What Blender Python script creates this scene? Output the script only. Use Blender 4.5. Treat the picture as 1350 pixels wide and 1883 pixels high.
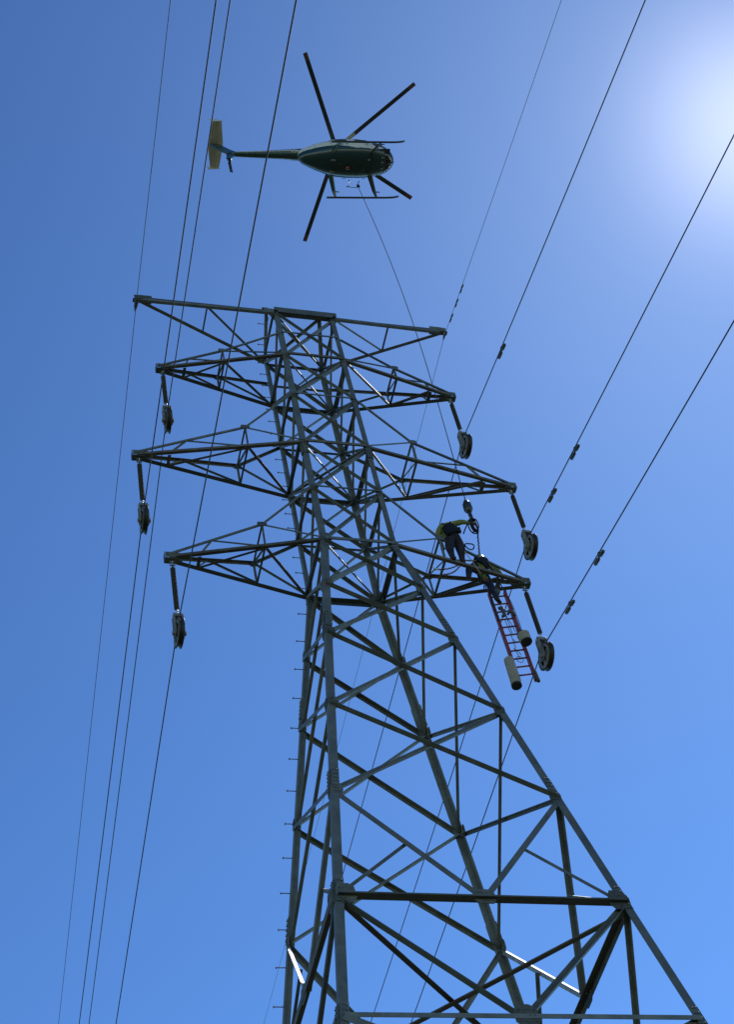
import bpy, bmesh, math, random
from mathutils import Vector, Matrix, noise
random.seed(7)
sc = bpy.context.scene
for o in list(bpy.data.objects):
    bpy.data.objects.remove(o)
COL = sc.collection
V = Vector
R = math.radians

# ------------------------------------------------------------------ camera
CAM_R = ((0.9664919834312112, -0.20794040452341644, -0.15051257133481985),
         (0.07779142303856651, 0.7960330317695017, -0.6002332103718987),
         (0.2446257150522326, 0.5684119989042798, 0.7855355237267654))
CAM_C = (-11.239888351997026, -28.087705696841425, -36.074006713119864)
cd = bpy.data.cameras.new('camera')
cam = bpy.data.objects.new('camera', cd)
COL.objects.link(cam)
m = Matrix.Identity(4)
for i in range(3):
    m[i][0] = CAM_R[0][i]
    m[i][1] = -CAM_R[1][i]
    m[i][2] = -CAM_R[2][i]
    m[i][3] = CAM_C[i]
cam.matrix_world = m
cd.sensor_fit = 'VERTICAL'
cd.sensor_height = 24.0
cd.lens = 3260.77 / 1883.0 * 24.0
cd.clip_end = 9000
cd.clip_start = 0.1
sc.camera = cam

# ------------------------------------------------------------------ sky, sun, exposure
SUN_EL, SUN_AZ = R(57.7), R(51.6)
w = bpy.data.worlds.new('World')
sc.world = w
w.use_nodes = True
nt = w.node_tree
sky = nt.nodes.new('ShaderNodeTexSky')
sky.sky_type = 'NISHITA'
sky.sun_disc = False
sky.sun_elevation = SUN_EL
sky.sun_rotation = SUN_AZ
sky.altitude = 300
sky.air_density = 1.0
sky.dust_density = 0.13
sky.ozone_density = 5.0
bg = nt.nodes['Background']
gam = nt.nodes.new('ShaderNodeGamma')          # deepens the blue of the model sky
gam.inputs[1].default_value = 2.0
nt.links.new(sky.outputs[0], gam.inputs[0])
tint = nt.nodes.new('ShaderNodeMixRGB')
tint.blend_type = 'MULTIPLY'
tint.inputs[0].default_value = 1.0
tint.inputs[2].default_value = (0.62, 0.525, 0.35, 1)
nt.links.new(gam.outputs[0], tint.inputs[1])
# aureole of thin haze round the sun's direction
tco = nt.nodes.new('ShaderNodeTexCoord')
dt = nt.nodes.new('ShaderNodeVectorMath'); dt.operation = 'DOT_PRODUCT'
dt.inputs[1].default_value = (math.sin(SUN_AZ) * math.cos(SUN_EL), math.cos(SUN_AZ) * math.cos(SUN_EL), math.sin(SUN_EL))
nt.links.new(tco.outputs['Generated'], dt.inputs[0])
cl = nt.nodes.new('ShaderNodeMath'); cl.operation = 'MAXIMUM'; cl.inputs[1].default_value = 0.0
nt.links.new(dt.outputs['Value'], cl.inputs[0])
pw = nt.nodes.new('ShaderNodeMath'); pw.operation = 'POWER'; pw.inputs[1].default_value = 640.0
nt.links.new(cl.outputs[0], pw.inputs[0])
au = nt.nodes.new('ShaderNodeMixRGB'); au.blend_type = 'ADD'
au.inputs[2].default_value = (4.4, 4.1, 3.9, 1)
nt.links.new(pw.outputs[0], au.inputs[0])
nt.links.new(tint.outputs[0], au.inputs[1])
nt.links.new(au.outputs[0], bg.inputs[0])
bg.inputs[1].default_value = 0.10
sd = bpy.data.lights.new('sun', 'SUN')
sd.energy = 3.4
sd.angle = R(0.53)
sd.color = (1.0, 0.95, 0.88)
sun = bpy.data.objects.new('sun', sd)
COL.objects.link(sun)
sdir = V((math.sin(SUN_AZ) * math.cos(SUN_EL), math.cos(SUN_AZ) * math.cos(SUN_EL), math.sin(SUN_EL)))
sun.rotation_euler = sdir.to_track_quat('Z', 'Y').to_euler()
sc.view_settings.view_transform = 'Standard'
sc.view_settings.look = 'None'
sc.view_settings.gamma = 1.0
sc.view_settings.exposure = 0.0
sc.render.engine = 'CYCLES'


# ------------------------------------------------------------------ helpers
def mat(name, col, rough=0.6, metal=0.0, var=0.0, scale=6.0, bump=0.0, spec=0.5, col2=None, coat=0.0, detail=5):
    mm = bpy.data.materials.new(name)
    mm.use_nodes = True
    t = mm.node_tree
    b = t.nodes['Principled BSDF']
    b.inputs['Base Color'].default_value = (*col, 1)
    b.inputs['Roughness'].default_value = rough
    b.inputs['Metallic'].default_value = metal
    b.inputs['Specular IOR Level'].default_value = spec
    b.inputs['Coat Weight'].default_value = coat
    if var > 0 or col2:
        tc = t.nodes.new('ShaderNodeTexCoord')
        nz = t.nodes.new('ShaderNodeTexNoise')
        nz.inputs['Scale'].default_value = scale
        nz.inputs['Detail'].default_value = detail
        nz.inputs['Roughness'].default_value = 0.65
        t.links.new(tc.outputs['Object'], nz.inputs['Vector'])
        rp = t.nodes.new('ShaderNodeValToRGB')
        c2 = col2 if col2 else tuple(min(1, c * (1 + var)) for c in col)
        c1 = col if col2 else tuple(c * (1 - var) for c in col)
        rp.color_ramp.elements[0].position = 0.35
        rp.color_ramp.elements[1].position = 0.66
        rp.color_ramp.elements[0].color = (*c1, 1)
        rp.color_ramp.elements[1].color = (*c2, 1)
        t.links.new(nz.outputs['Fac'], rp.inputs['Fac'])
        t.links.new(rp.outputs['Color'], b.inputs['Base Color'])
        mr = t.nodes.new('ShaderNodeMapRange')
        mr.inputs[3].default_value = max(0.05, rough - 0.12)
        mr.inputs[4].default_value = min(1, rough + 0.15)
        t.links.new(nz.outputs['Fac'], mr.inputs[0])
        t.links.new(mr.outputs[0], b.inputs['Roughness'])
        if bump > 0:
            bp = t.nodes.new('ShaderNodeBump')
            bp.inputs['Strength'].default_value = bump
            bp.inputs['Distance'].default_value = 0.02
            t.links.new(nz.outputs['Fac'], bp.inputs['Height'])
            t.links.new(bp.outputs[0], b.inputs['Normal'])
    return mm


M = {}
M['steel'] = mat('weathered_galvanised_steel', (0.085, 0.10, 0.105), 0.55, 0.15, scale=2.3, col2=(0.145, 0.165, 0.165), bump=0.15)
M['steel_dark'] = mat('dull_galvanised_steel', (0.06, 0.07, 0.065), 0.6, 0.1, scale=3.1, col2=(0.11, 0.12, 0.105), bump=0.15)
M['steel_brown'] = mat('rust_stained_steel', (0.07, 0.055, 0.042), 0.65, 0.1, scale=2.0, col2=(0.12, 0.12, 0.10), bump=0.15)
M['steel_glint'] = mat('glint_lightened_steel', (0.30, 0.32, 0.34), 0.58, 0.35, var=0.25, scale=5.0)  # lighter tone stands in for sun glint on the same steel
M['plate'] = mat('gusset_steel', (0.055, 0.062, 0.065), 0.65, 0.1, scale=7.0, col2=(0.10, 0.11, 0.11), bump=0.3)
M['bolt'] = mat('bolt_steel', (0.14, 0.14, 0.15), 0.45, 0.5)
M['insul'] = mat('grey_brown_polymer', (0.022, 0.021, 0.024), 0.65, 0.0, var=0.2, scale=9)
M['fitting'] = mat('forged_fitting', (0.42, 0.43, 0.44), 0.35, 0.7, var=0.15, scale=12)
M['block'] = mat('sheave_block_aluminium', (0.19, 0.195, 0.195), 0.6, 0.1, var=0.25, scale=5, bump=0.1)
M['tyre'] = mat('black_neoprene', (0.02, 0.02, 0.022), 0.6)
M['wire'] = mat('conductor_aluminium', (0.045, 0.048, 0.065), 0.8, 0.0)
M['damper'] = mat('damper_iron', (0.07, 0.075, 0.08), 0.6, 0.3, var=0.2, scale=20)
M['rope'] = mat('dark_rope', (0.035, 0.03, 0.035), 0.9)
M['rope_red'] = mat('red_brown_rope', (0.12, 0.035, 0.03), 0.9, var=0.4, scale=60)
M['rope_tan'] = mat('tan_rope', (0.35, 0.33, 0.27), 0.9)
M['ladder'] = mat('red_fibreglass', (0.19, 0.028, 0.026), 0.45, 0.0, var=0.35, scale=7)
M['canvas'] = mat('beige_canvas', (0.30, 0.28, 0.25), 0.9, var=0.12, scale=9, bump=0.3)
M['dark'] = mat('dark_inside', (0.03, 0.035, 0.04), 0.8)
M['shirt'] = mat('yellow_green_shirt', (0.17, 0.20, 0.07), 0.9, var=0.3, scale=7, bump=0.6)
M['trouser'] = mat('charcoal_work_trousers', (0.028, 0.028, 0.042), 0.9, var=0.3, scale=8, bump=0.6)
M['denim'] = mat('dark_denim', (0.02, 0.026, 0.06), 0.9, var=0.3, scale=8, bump=0.6)
M['boot'] = mat('dark_boot_leather', (0.035, 0.028, 0.024), 0.6, var=0.2, scale=20)
M['glove'] = mat('dark_work_gloves', (0.10, 0.085, 0.06), 0.8, var=0.2, scale=20)
M['skin'] = mat('skin', (0.45, 0.27, 0.19), 0.55)
M['harness'] = mat('navy_harness_webbing', (0.013, 0.016, 0.028), 0.8)
M['strap'] = mat('grey_strap', (0.22, 0.24, 0.22), 0.8)
M['hat'] = mat('white_hard_hat_plastic', (0.8, 0.8, 0.78), 0.3, coat=0.4)
M['white'] = mat('white_paint', (0.62, 0.62, 0.58), 0.32, 0.0, var=0.06, scale=3, coat=0.3)
M['teal'] = mat('dark_teal_paint', (0.008, 0.045, 0.046), 0.3, 0.0, var=0.15, scale=3, coat=0.5)
M['blade'] = mat('blade_dark_paint', (0.035, 0.033, 0.037), 0.45, var=0.25, scale=4)
M['blade_tip'] = mat('blade_worn_tip', (0.16, 0.07, 0.045), 0.5, var=0.3, scale=12)
M['blade_root'] = mat('blade_cream_band', (0.42, 0.42, 0.36), 0.45)
M['gear'] = mat('skid_black', (0.03, 0.032, 0.036), 0.4, 0.2)
M['stab'] = mat('cream_paint', (0.58, 0.55, 0.44), 0.3, 0.05, var=0.1, scale=4, coat=0.5)
M['belly_spot'] = mat('grey_fitting_plate', (0.35, 0.36, 0.35), 0.5)
M['beacon'] = mat('red_beacon_lens', (0.25, 0.03, 0.03), 0.3)


for k_ in ('shirt', 'trouser', 'denim', 'harness', 'rope', 'boot', 'canvas', 'glove'):
    M[k_].node_tree.nodes['Principled BSDF'].inputs['Specular IOR Level'].default_value = 0.12
# every bar of steel weathers a little differently, with rusty patches here and there
for k_ in ('steel', 'steel_dark', 'steel_brown', 'plate'):
    t = M[k_].node_tree
    b = t.nodes['Principled BSDF']
    src = b.inputs['Base Color'].links[0].from_socket
    oi = t.nodes.new('ShaderNodeObjectInfo')
    mr = t.nodes.new('ShaderNodeMapRange')
    mr.inputs[3].default_value = 0.68
    mr.inputs[4].default_value = 1.35
    t.links.new(oi.outputs['Random'], mr.inputs[0])
    mx = t.nodes.new('ShaderNodeMixRGB'); mx.blend_type = 'MULTIPLY'; mx.inputs[0].default_value = 1
    t.links.new(src, mx.inputs[1])
    t.links.new(mr.outputs[0], mx.inputs[2])
    tc = t.nodes.new('ShaderNodeTexCoord')
    nz = t.nodes.new('ShaderNodeTexNoise')
    nz.inputs['Scale'].default_value = 0.9
    nz.inputs['Detail'].default_value = 8
    nz.inputs['Roughness'].default_value = 0.7
    t.links.new(tc.outputs['Object'], nz.inputs['Vector'])
    rp = t.nodes.new('ShaderNodeValToRGB')
    rp.color_ramp.elements[0].position = 0.56
    rp.color_ramp.elements[1].position = 0.68
    rp.color_ramp.elements[0].color = (0, 0, 0, 1)
    rp.color_ramp.elements[1].color = (.7, .7, .7, 1)
    t.links.new(nz.outputs['Fac'], rp.inputs[0])
    m2 = t.nodes.new('ShaderNodeMixRGB')
    m2.inputs[2].default_value = (0.12, 0.085, 0.05, 1)
    t.links.new(rp.outputs[0], m2.inputs[0])
    t.links.new(mx.outputs[0], m2.inputs[1])
    t.links.new(m2.outputs[0], b.inputs['Base Color'])


def glass_mat():
    mm = bpy.data.materials.new('clear_bubble_acrylic')
    mm.use_nodes = True
    t = mm.node_tree
    t.nodes.clear()
    out = t.nodes.new('ShaderNodeOutputMaterial')
    tr = t.nodes.new('ShaderNodeBsdfTransparent')
    tr.inputs[0].default_value = (0.93, 0.95, 0.96, 1)
    gl = t.nodes.new('ShaderNodeBsdfGlossy')
    gl.inputs['Roughness'].default_value = 0.06
    fr = t.nodes.new('ShaderNodeFresnel')
    fr.inputs[0].default_value = 1.5
    mx = t.nodes.new('ShaderNodeMixShader')
    t.links.new(fr.outputs[0], mx.inputs[0])
    t.links.new(tr.outputs[0], mx.inputs[1])
    t.links.new(gl.outputs[0], mx.inputs[2])
    t.links.new(mx.outputs[0], out.inputs[0])
    return mm


M['glass'] = glass_mat()


def livery():
    mm = bpy.data.materials.new('teal_and_white_livery')
    mm.use_nodes = True
    t = mm.node_tree
    b = t.nodes['Principled BSDF']
    b.inputs['Roughness'].default_value = 0.3
    b.inputs['Coat Weight'].default_value = 0.15
    tc = t.nodes.new('ShaderNodeTexCoord')
    sp = t.nodes.new('ShaderNodeSeparateXYZ')
    t.links.new(tc.outputs['Object'], sp.inputs[0])
    # height above a line that rises towards the tail
    ma = t.nodes.new('ShaderNodeMath'); ma.operation = 'MULTIPLY_ADD'
    ma.inputs[1].default_value = 0.27
    mn_ = t.nodes.new('ShaderNodeMath'); mn_.operation = 'MINIMUM'; mn_.inputs[1].default_value = 0.35
    t.links.new(sp.outputs['X'], mn_.inputs[0])
    t.links.new(mn_.outputs[0], ma.inputs[0])
    t.links.new(sp.outputs['Z'], ma.inputs[2])
    rp = t.nodes.new('ShaderNodeValToRGB')
    rp.color_ramp.interpolation = 'CONSTANT'
    mr = t.nodes.new('ShaderNodeMapRange')
    mr.inputs[1].default_value = -2.2
    mr.inputs[2].default_value = -0.2
    t.links.new(ma.outputs[0], mr.inputs[0])
    t.links.new(mr.outputs[0], rp.inputs[0])
    cr = rp.color_ramp
    cr.elements[0].position = 0; cr.elements[0].color = (0.007, 0.036, 0.042, 1)
    cr.elements[1].position = 0.33; cr.elements[1].color = (0.62, 0.62, 0.58, 1)
    for pos, c in ((0.55, (0.30, 0.33, 0.32, 1)), (0.58, (0.60, 0.60, 0.57, 1)), (0.86, (0.012, 0.075, 0.07, 1))):
        e = cr.elements.new(pos); e.color = c
    t.links.new(rp.outputs[0], b.inputs['Base Color'])
    return mm


M['livery'] = livery()


def finish(name, bm, mtl, parent=None, smooth=False, angle=None):
    me = bpy.data.meshes.new(name)
    bmesh.ops.recalc_face_normals(bm, faces=bm.faces)
    bm.to_mesh(me)
    bm.free()
    mts = mtl if isinstance(mtl, (list, tuple)) else [mtl]
    for q in mts:
        me.materials.append(q)
    if smooth:
        for p in me.polygons:
            p.use_smooth = True
    o = bpy.data.objects.new(name, me)
    COL.objects.link(o)
    if parent:
        o.parent = parent
    return o


def tag(o, label=None, cat=None, group=None, kind=None):
    if label: o['label'] = label
    if cat: o['category'] = cat
    if group: o['group'] = group
    if kind: o['kind'] = kind
    return o


def empty(name, loc, label, cat, group=None, matrix=None):
    o = bpy.data.objects.new(name, None)
    COL.objects.link(o)
    o.empty_display_size = 0.2
    if matrix is not None: o.matrix_world = matrix
    else: o.location = loc
    return tag(o, label, cat, group)


def copy_tree(o, parent=None):
    c = o.copy()
    COL.objects.link(c)
    c.parent = parent
    for ch in list(o.children):
        copy_tree(ch, c)
    return c


def perp(h, d):
    v = V(h) - d * V(h).dot(d)
    if v.length < 1e-4:
        v = d.orthogonal()
    return v.normalized()


def prism(bm, prof, p0, p1, a, b, mi=0):
    """extrude profile [(u,v)..] in directions a,b from p0 to p1"""
    r0 = [bm.verts.new(V(p0) + a * u + b * v) for u, v in prof]
    r1 = [bm.verts.new(V(p1) + a * u + b * v) for u, v in prof]
    n = len(prof)
    fs = []
    for i in range(n):
        fs.append(bm.faces.new((r0[i], r0[(i + 1) % n], r1[(i + 1) % n], r1[i])))
    fs.append(bm.faces.new(r0[::-1]))
    fs.append(bm.faces.new(r1))
    for f in fs: f.material_index = mi
    return fs


def angle_iron(bm, p0, p1, wd, h1, h2, t=0.012, c=0.3, trim=0.0):
    """L section, flanges towards h1 and h2; c = how far the heel is shifted back"""
    p0, p1 = V(p0), V(p1)
    d = (p1 - p0).normalized()
    p0 = p0 + d * trim
    p1 = p1 - d * trim
    a = perp(h1, d)
    b = V(h2) - d * V(h2).dot(d) - a * V(h2).dot(a)
    b = b.normalized() if b.length > 1e-4 else d.cross(a).normalized()
    s = -wd * c
    prof = [(s, s), (s + wd, s), (s + wd, s + t), (s + t, s + t), (s + t, s + wd), (s, s + wd)]
    prism(bm, prof, p0, p1, a, b)


def box(bm, c, sx, sy, sz, rot=None, mi=0):
    mtx = Matrix.Translation(V(c)) @ (rot.to_4x4() if rot else Matrix.Identity(4)) @ Matrix.Diagonal((sx, sy, sz, 1))
    r = bmesh.ops.create_cube(bm, size=1, matrix=mtx)
    for f in {f for v in r['verts'] for f in v.link_faces}: f.material_index = mi
    return r['verts']


def tube(bm, pts, rad, n=8, mi=0, cap=True, closed=False):
    pts = [V(p) for p in pts]
    rads = rad if isinstance(rad, (list, tuple)) else [rad] * len(pts)
    rings = []
    prev = None
    N = len(pts)
    for i, p in enumerate(pts):
        if closed:
            d = (pts[(i + 1) % N] - pts[i - 1]).normalized()
        else:
            d = (pts[min(i + 1, N - 1)] - pts[max(i - 1, 0)]).normalized()
        a = d.orthogonal().normalized() if prev is None else perp(prev, d)
        prev = a
        b = d.cross(a)
        rings.append([bm.verts.new(p + (a * math.cos(2 * math.pi * k / n) + b * math.sin(2 * math.pi * k / n)) * rads[i]) for k in range(n)])
    segs = range(N) if closed else range(N - 1)
    for i in segs:
        r0, r1 = rings[i], rings[(i + 1) % N]
        for k in range(n):
            f = bm.faces.new((r0[k], r0[(k + 1) % n], r1[(k + 1) % n], r1[k]))
            f.material_index = mi
            f.smooth = True
    if cap and not closed:
        f = bm.faces.new(rings[0][::-1]); f.material_index = mi
        f = bm.faces.new(rings[-1]); f.material_index = mi


def lathe(bm, prof, org, axis, n=20, mi=0):
    """prof [(r,h)..] revolved about axis through org"""
    ax = V(axis).normalized()
    a = ax.orthogonal().normalized()
    b = ax.cross(a)
    rings = []
    for r, h in prof:
        if r < 1e-5:
            rings.append([bm.verts.new(V(org) + ax * h)])
        else:
            rings.append([bm.verts.new(V(org) + ax * h + (a * math.cos(2 * math.pi * k / n) + b * math.sin(2 * math.pi * k / n)) * r) for k in range(n)])
    for r0, r1 in zip(rings, rings[1:]):
        for k in range(n):
            k2 = (k + 1) % n
            if len(r0) == 1 and len(r1) == 1: continue
            if len(r0) == 1: vs = (r0[0], r1[k], r1[k2])
            elif len(r1) == 1: vs = (r0[k], r0[k2], r1[0])
            else: vs = (r0[k], r0[k2], r1[k2], r1[k])
            f = bm.faces.new(vs); f.material_index = mi; f.smooth = True


# ------------------------------------------------------------------ ground (hillside)
def ground_h(x, y):
    if y < -28: h = -37.67 - (-28 - y) * 0.20
    elif y < 0: h = -34.0 + y * 0.131
    else: h = -34.0 + y * 0.075
    h = max(h, -120) if y < 0 else min(h, 60)
    k = min(1.0, max(0.0, (math.hypot(x, y) - 40) / 120))
    return h + k * 7 * noise.noise(V((x * 0.006, y * 0.006, 0))) + 0.12 * noise.noise(V((x * .2, y * .2, 3)))


bm = bmesh.new()
NG = 120
def gc(i):
    u = i / NG * 2 - 1
    return math.copysign(abs(u) ** 2.4, u) * 3000
grid = [[bm.verts.new((gc(i), gc(j), ground_h(gc(i), gc(j)))) for j in range(NG + 1)] for i in range(NG + 1)]
for i in range(NG):
    for j in range(NG):
        bm.faces.new((grid[i][j], grid[i + 1][j], grid[i + 1][j + 1], grid[i][j + 1]))
gm = mat('dry_grass_hillside', (0.022, 0.034, 0.016), 0.95, col2=(0.075, 0.075, 0.04), scale=0.35, bump=0.5, detail=9)
o = finish('ground', bm, gm, smooth=True)
tag(o, 'dry grassy hillside below the steel tower', None, None, 'structure')

# ------------------------------------------------------------------ the lattice tower
Z = {1: 11.648, 2: 9.179, 3: 6.970, 4: 4.509, 5: 2.327, 6: 0.0, 7: -2.192, 8: -4.469, 9: -7.401, 10: -10.547, 11: -13.820,
     12: -16.996, 13: -21.0, 14: -26.6, 15: -34.3}
W1, W11 = 0.9372, 2.9883
RY = 0.99


def hw(z):
    return 1 + (W1 - 1) * z / Z[1] if z >= 0 else 1 + (W11 - 1) * z / Z[11]


SG = {'A': (-1, 1), 'B': (-1, -1), 'C': (1, 1), 'D': (1, -1)}


def cor(k, z):
    h = hw(z)
    s = SG[k]
    return V((s[0] * h, s[1] * h * RY, z))


def N_(k, l):
    return cor(k, Z[l])


tower = empty('lattice_tower', (0, 0, -34), 'tall dark grey steel lattice tower with stacked tapering crossarms', 'transmission tower')


def tpart(name, bm, mtl, parent=None):
    o = finish(name, bm, mtl, parent or tower)
    if parent is None:
        o.location = (0, 0, 34)
    return o


def face_n(c1, c2):
    s1, s2 = SG[c1], SG[c2]
    if s1[0] == s2[0]: return V((s1[0], 0, 0))
    return V((0, s1[1], 0))


def member(name, p0, p1, wd, n, mtl='steel', off=0.0, trim=0.06, parent=None, t=0.012, flip=False, out=False):
    """brace lying in a face with outward normal n"""
    p0, p1 = V(p0) + n * off, V(p1) + n * off
    d = (p1 - p0).normalized()
    a = n.cross(d)
    if (a.z > 0) != flip: a = -a
    bm = bmesh.new()
    angle_iron(bm, p0, p1, wd, -a if out else a, n if out else -n, t=t, c=0.35, trim=trim)
    return tpart(name, bm, M[mtl], parent)


# legs, each in two lengths joined in one mesh, with splices
legs = {}
for k in 'ABCD':
    s = SG[k]
    bm = bmesh.new()
    inx, iny = V((-s[0], 0, 0)), V((0, -s[1], 0))
    top = N_(k, 1) + V((0, 0, 0.08))
    angle_iron(bm, N_(k, 6), top, 0.148, inx, iny, t=0.016, c=0.12)
    foot = cor(k, ground_h(*cor(k, -34)[:2]) - 0.3)
    angle_iron(bm, foot, N_(k, 6), 0.178, inx, iny, t=0.018, c=0.12)
    # splice plates with bolts
    for zs in (-0.05, -3.9, -10.2, -13.7, -17.0, 4.3):
        p = cor(k, zs)
        d = (cor(k, zs + .4) - cor(k, zs - .4)).normalized()
        for hx, hy in ((inx, iny), (iny, inx)):
            a = perp(hx, d)
            b = perp(hy, d)
            wd = 0.13 if zs > 0 else 0.16
            prism(bm, [(0.0, -0.05), (wd, -0.05), (wd, -0.03), (0.0, -0.03)], p - d * .33, p + d * .33, a, b)
            for i in range(5):
                for j in (0.3, 0.7):
                    q = p + d * (-.26 + .13 * i) + a * (wd * j) - b * 0.06
                    lathe(bm, [(0, -.014), (.017, -.014), (.017, .012), (0, .012)], q, b, n=6)
    legs[k] = tpart('leg', bm, M['steel'])

# step bolts up the far left leg
bm = None
zz = -33.0
first = True
side = 0
while zz < 13.3:
    if zz <= 11.6:
        p = cor('A', zz)
    else:
        t_ = (zz - 11.65) / (13.3 - 11.65)
        p = N_('A', 1).lerp(V((-0.9, 0, 13.33)), t_)
    bm = bmesh.new()
    dx = V((-1, 0, 0)) if side == 0 else V((0, 1, 0))
    q = p + (V((0, -0.10, 0)) if side == 0 else V((0.1, 0, 0)))
    tube(bm, [q, q + dx * 0.24], 0.013, n=6)
    lathe(bm, [(0, 0), (.03, 0), (.03, .02), (0, .02)], q + dx * 0.24, dx, n=6)
    ob = finish('step_bolt', bm, M['bolt'], legs['A'])
    side = 1 - side
    zz += 0.475 if zz < 0 else 0.33

def bright_bar(bm, p0, p1, wd, t=.009, trim=.12):
    """angle with its wide flange turned between sun and camera to catch a glint"""
    p0, p1 = V(p0), V(p1)
    d = (p1 - p0).normalized()
    v = (V((-11.2, -28.1, -36.1)) - (p0 + p1) / 2).normalized()
    n = perp(sdir + v, d)
    angle_iron(bm, p0, p1, wd, d.cross(n) if d.cross(n).z > 0 else n.cross(d), -n, t=t, c=.35, trim=trim)


FACES = (('B', 'D'), ('A', 'C'), ('A', 'B'), ('C', 'D'))
# X bracing levels 1..10
for l in range(1, 10):
    for f, (a, b) in enumerate(FACES):
        n = face_n(a, b)
        big = l >= 5
        wd = (0.10 if l < 6 else 0.122) if f < 2 else (0.072 if l < 6 else 0.088)
        if f == 1: wd *= .88
        mt = 'steel' if f != 1 else 'steel_dark'
        member('face_brace', N_(a, l), N_(b, l + 1), wd * (1.12 if f == 0 else 1), n, 'steel_dark' if f == 0 else mt, off=0.03, out=(f == 0), flip=False)
        member('face_brace', N_(b, l), N_(a, l + 1), wd * (0.66 if f == 0 and l > 6 else .85), n, 'steel_dark' if f > 1 else 'steel', off=-0.06, flip=True)
# horizontals
for l, wn, wf, ws in ((1, 0.16, 0.07, 0.08), (2, 0.10, 0.12, 0.12), (3, 0.05, 0.05, 0.10), (4, 0.10, 0.12, 0.12), (5, 0.05, 0.05, 0.10), (6, 0.10, 0.14, 0.13)):
    member('horizontal_beam', N_('B', l), N_('D', l), wn, V((0, -1, 0)), 'steel_brown' if l in (4, 2) else 'steel', off=0.065)
    member('horizontal_beam', N_('A', l), N_('C', l), wf, V((0, 1, 0)), 'steel_dark', off=0.065)
    member('horizontal_beam', N_('A', l), N_('B', l), ws, V((-1, 0, 0)), 'steel', off=0.065)
    member('horizontal_beam', N_('C', l), N_('D', l), ws, V((1, 0, 0)), 'steel', off=0.065)
ZM = 10.42
for a, b in FACES[:2]:
    member('horizontal_beam', cor(a, ZM), cor(b, ZM), 0.055, face_n(a, b), 'steel', off=0.065)
# plan braces seen from underneath: bright thin diagonals
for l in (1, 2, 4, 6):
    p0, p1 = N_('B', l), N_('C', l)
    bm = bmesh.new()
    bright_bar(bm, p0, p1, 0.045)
    tpart('plan_brace', bm, M['steel_glint'] if l > 1 else M['steel'])
    if l in (2, 4, 6):
        bm = bmesh.new()
        angle_iron(bm, N_('A', l) + V((0, 0, .07)), N_('D', l) + V((0, 0, .07)), 0.055, V((0, 0, 1)), V((1, 1, 0)), t=0.009, c=0.3, trim=0.12)
        tpart('plan_brace', bm, M['steel_dark'])
# level 11: heavy beams, K bracing above and below, plan cross
BE = {'BD': 0.20, 'AC': 0.20, 'AB': 0.20, 'CD': 0.20}
mid11, mid12 = {}, {}
for a, b in FACES:
    n = face_n(a, b)
    q0, q1 = N_(a, 11), N_(b, 11)
    mtl = 'steel_dark' if (a, b) in (('B', 'D'), ('A', 'C')) else 'steel_brown'
    member('main_beam', q0, q1, 0.20 if n.x == 0 else 0.16, n, mtl, off=0.02, trim=0.02, t=0.016, out=(n.y < 0))
    m11 = (q0 + q1) / 2
    m12 = (N_(a, 12) + N_(b, 12)) / 2
    mid11[a + b], mid12[a + b] = m11, m12
    for c in (a, b):
        side_glint = c in 'AC' and (a, b) in (('A', 'B'), ('C', 'D'))
        if side_glint:
            # sun glint put into this brace's lighter colour and its turned flange
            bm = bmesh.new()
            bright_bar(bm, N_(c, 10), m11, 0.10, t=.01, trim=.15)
            tpart('glint_brace', bm, M['steel_glint'])
        else:
            member('knee_brace', N_(c, 10), m11, 0.125, n, 'steel', off=-0.03)
        mm_ = (N_(c, 10) + m11) / 2
        member('sub_brace', mm_, N_(c, 11), 0.075, n, 'steel_dark' if c in 'AC' else 'steel', off=-0.09, trim=0.0)
        # below: inverted V down to the hub on level 12
        member('knee_brace', N_(c, 11), m12, 0.14 if n.y < 0 else 0.11, n, 'steel_dark', off=-0.02, out=(n.y < 0))
    member('tie_beam', N_(a, 12), N_(b, 12), 0.10, n, 'steel', off=0.05)
for c1, c2 in (('B', 'C'), ('A', 'D')):
    bm = bmesh.new()
    dz = V((0, 0, -0.1 if c1 == 'B' else -0.22))
    angle_iron(bm, N_(c1, 11) + dz, N_(c2, 11) + dz, 0.12, V((0, 0, 1)), V((1, -1, 0)), t=0.012, c=0.3, trim=0.15)
    tpart('plan_brace', bm, M['steel_brown'])
# vertical hanger near the right side
# lower panels to the ground
for l in (12, 13, 14):
    for a, b in FACES:
        n = face_n(a, b)
        member('lower_brace', N_(a, l), N_(b, l + 1), 0.16, n, 'steel', off=0.03)
        member('lower_brace', N_(b, l), N_(a, l + 1), 0.16, n, 'steel_dark', off=-0.06, flip=True)
        if l > 12:
            member('tie_beam', N_(a, l), N_(b, l), 0.12, n, 'steel', off=0.06)
for k in 'ABCD':
    s = SG[k]
    gz = ground_h(*cor(k, -34)[:2])
    p = cor(k, gz)
    bm = bmesh.new()
    lathe(bm, [(0, -1.2), (.55, -1.2), (.5, .35), (.46, .4), (0, .4)], (p.x, p.y, gz), (0, 0, 1), n=20)
    tpart('footing', bm, mat('footing_concrete_' + k.lower(), (0.38, 0.37, 0.34), 0.9, var=0.15, scale=4))

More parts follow.
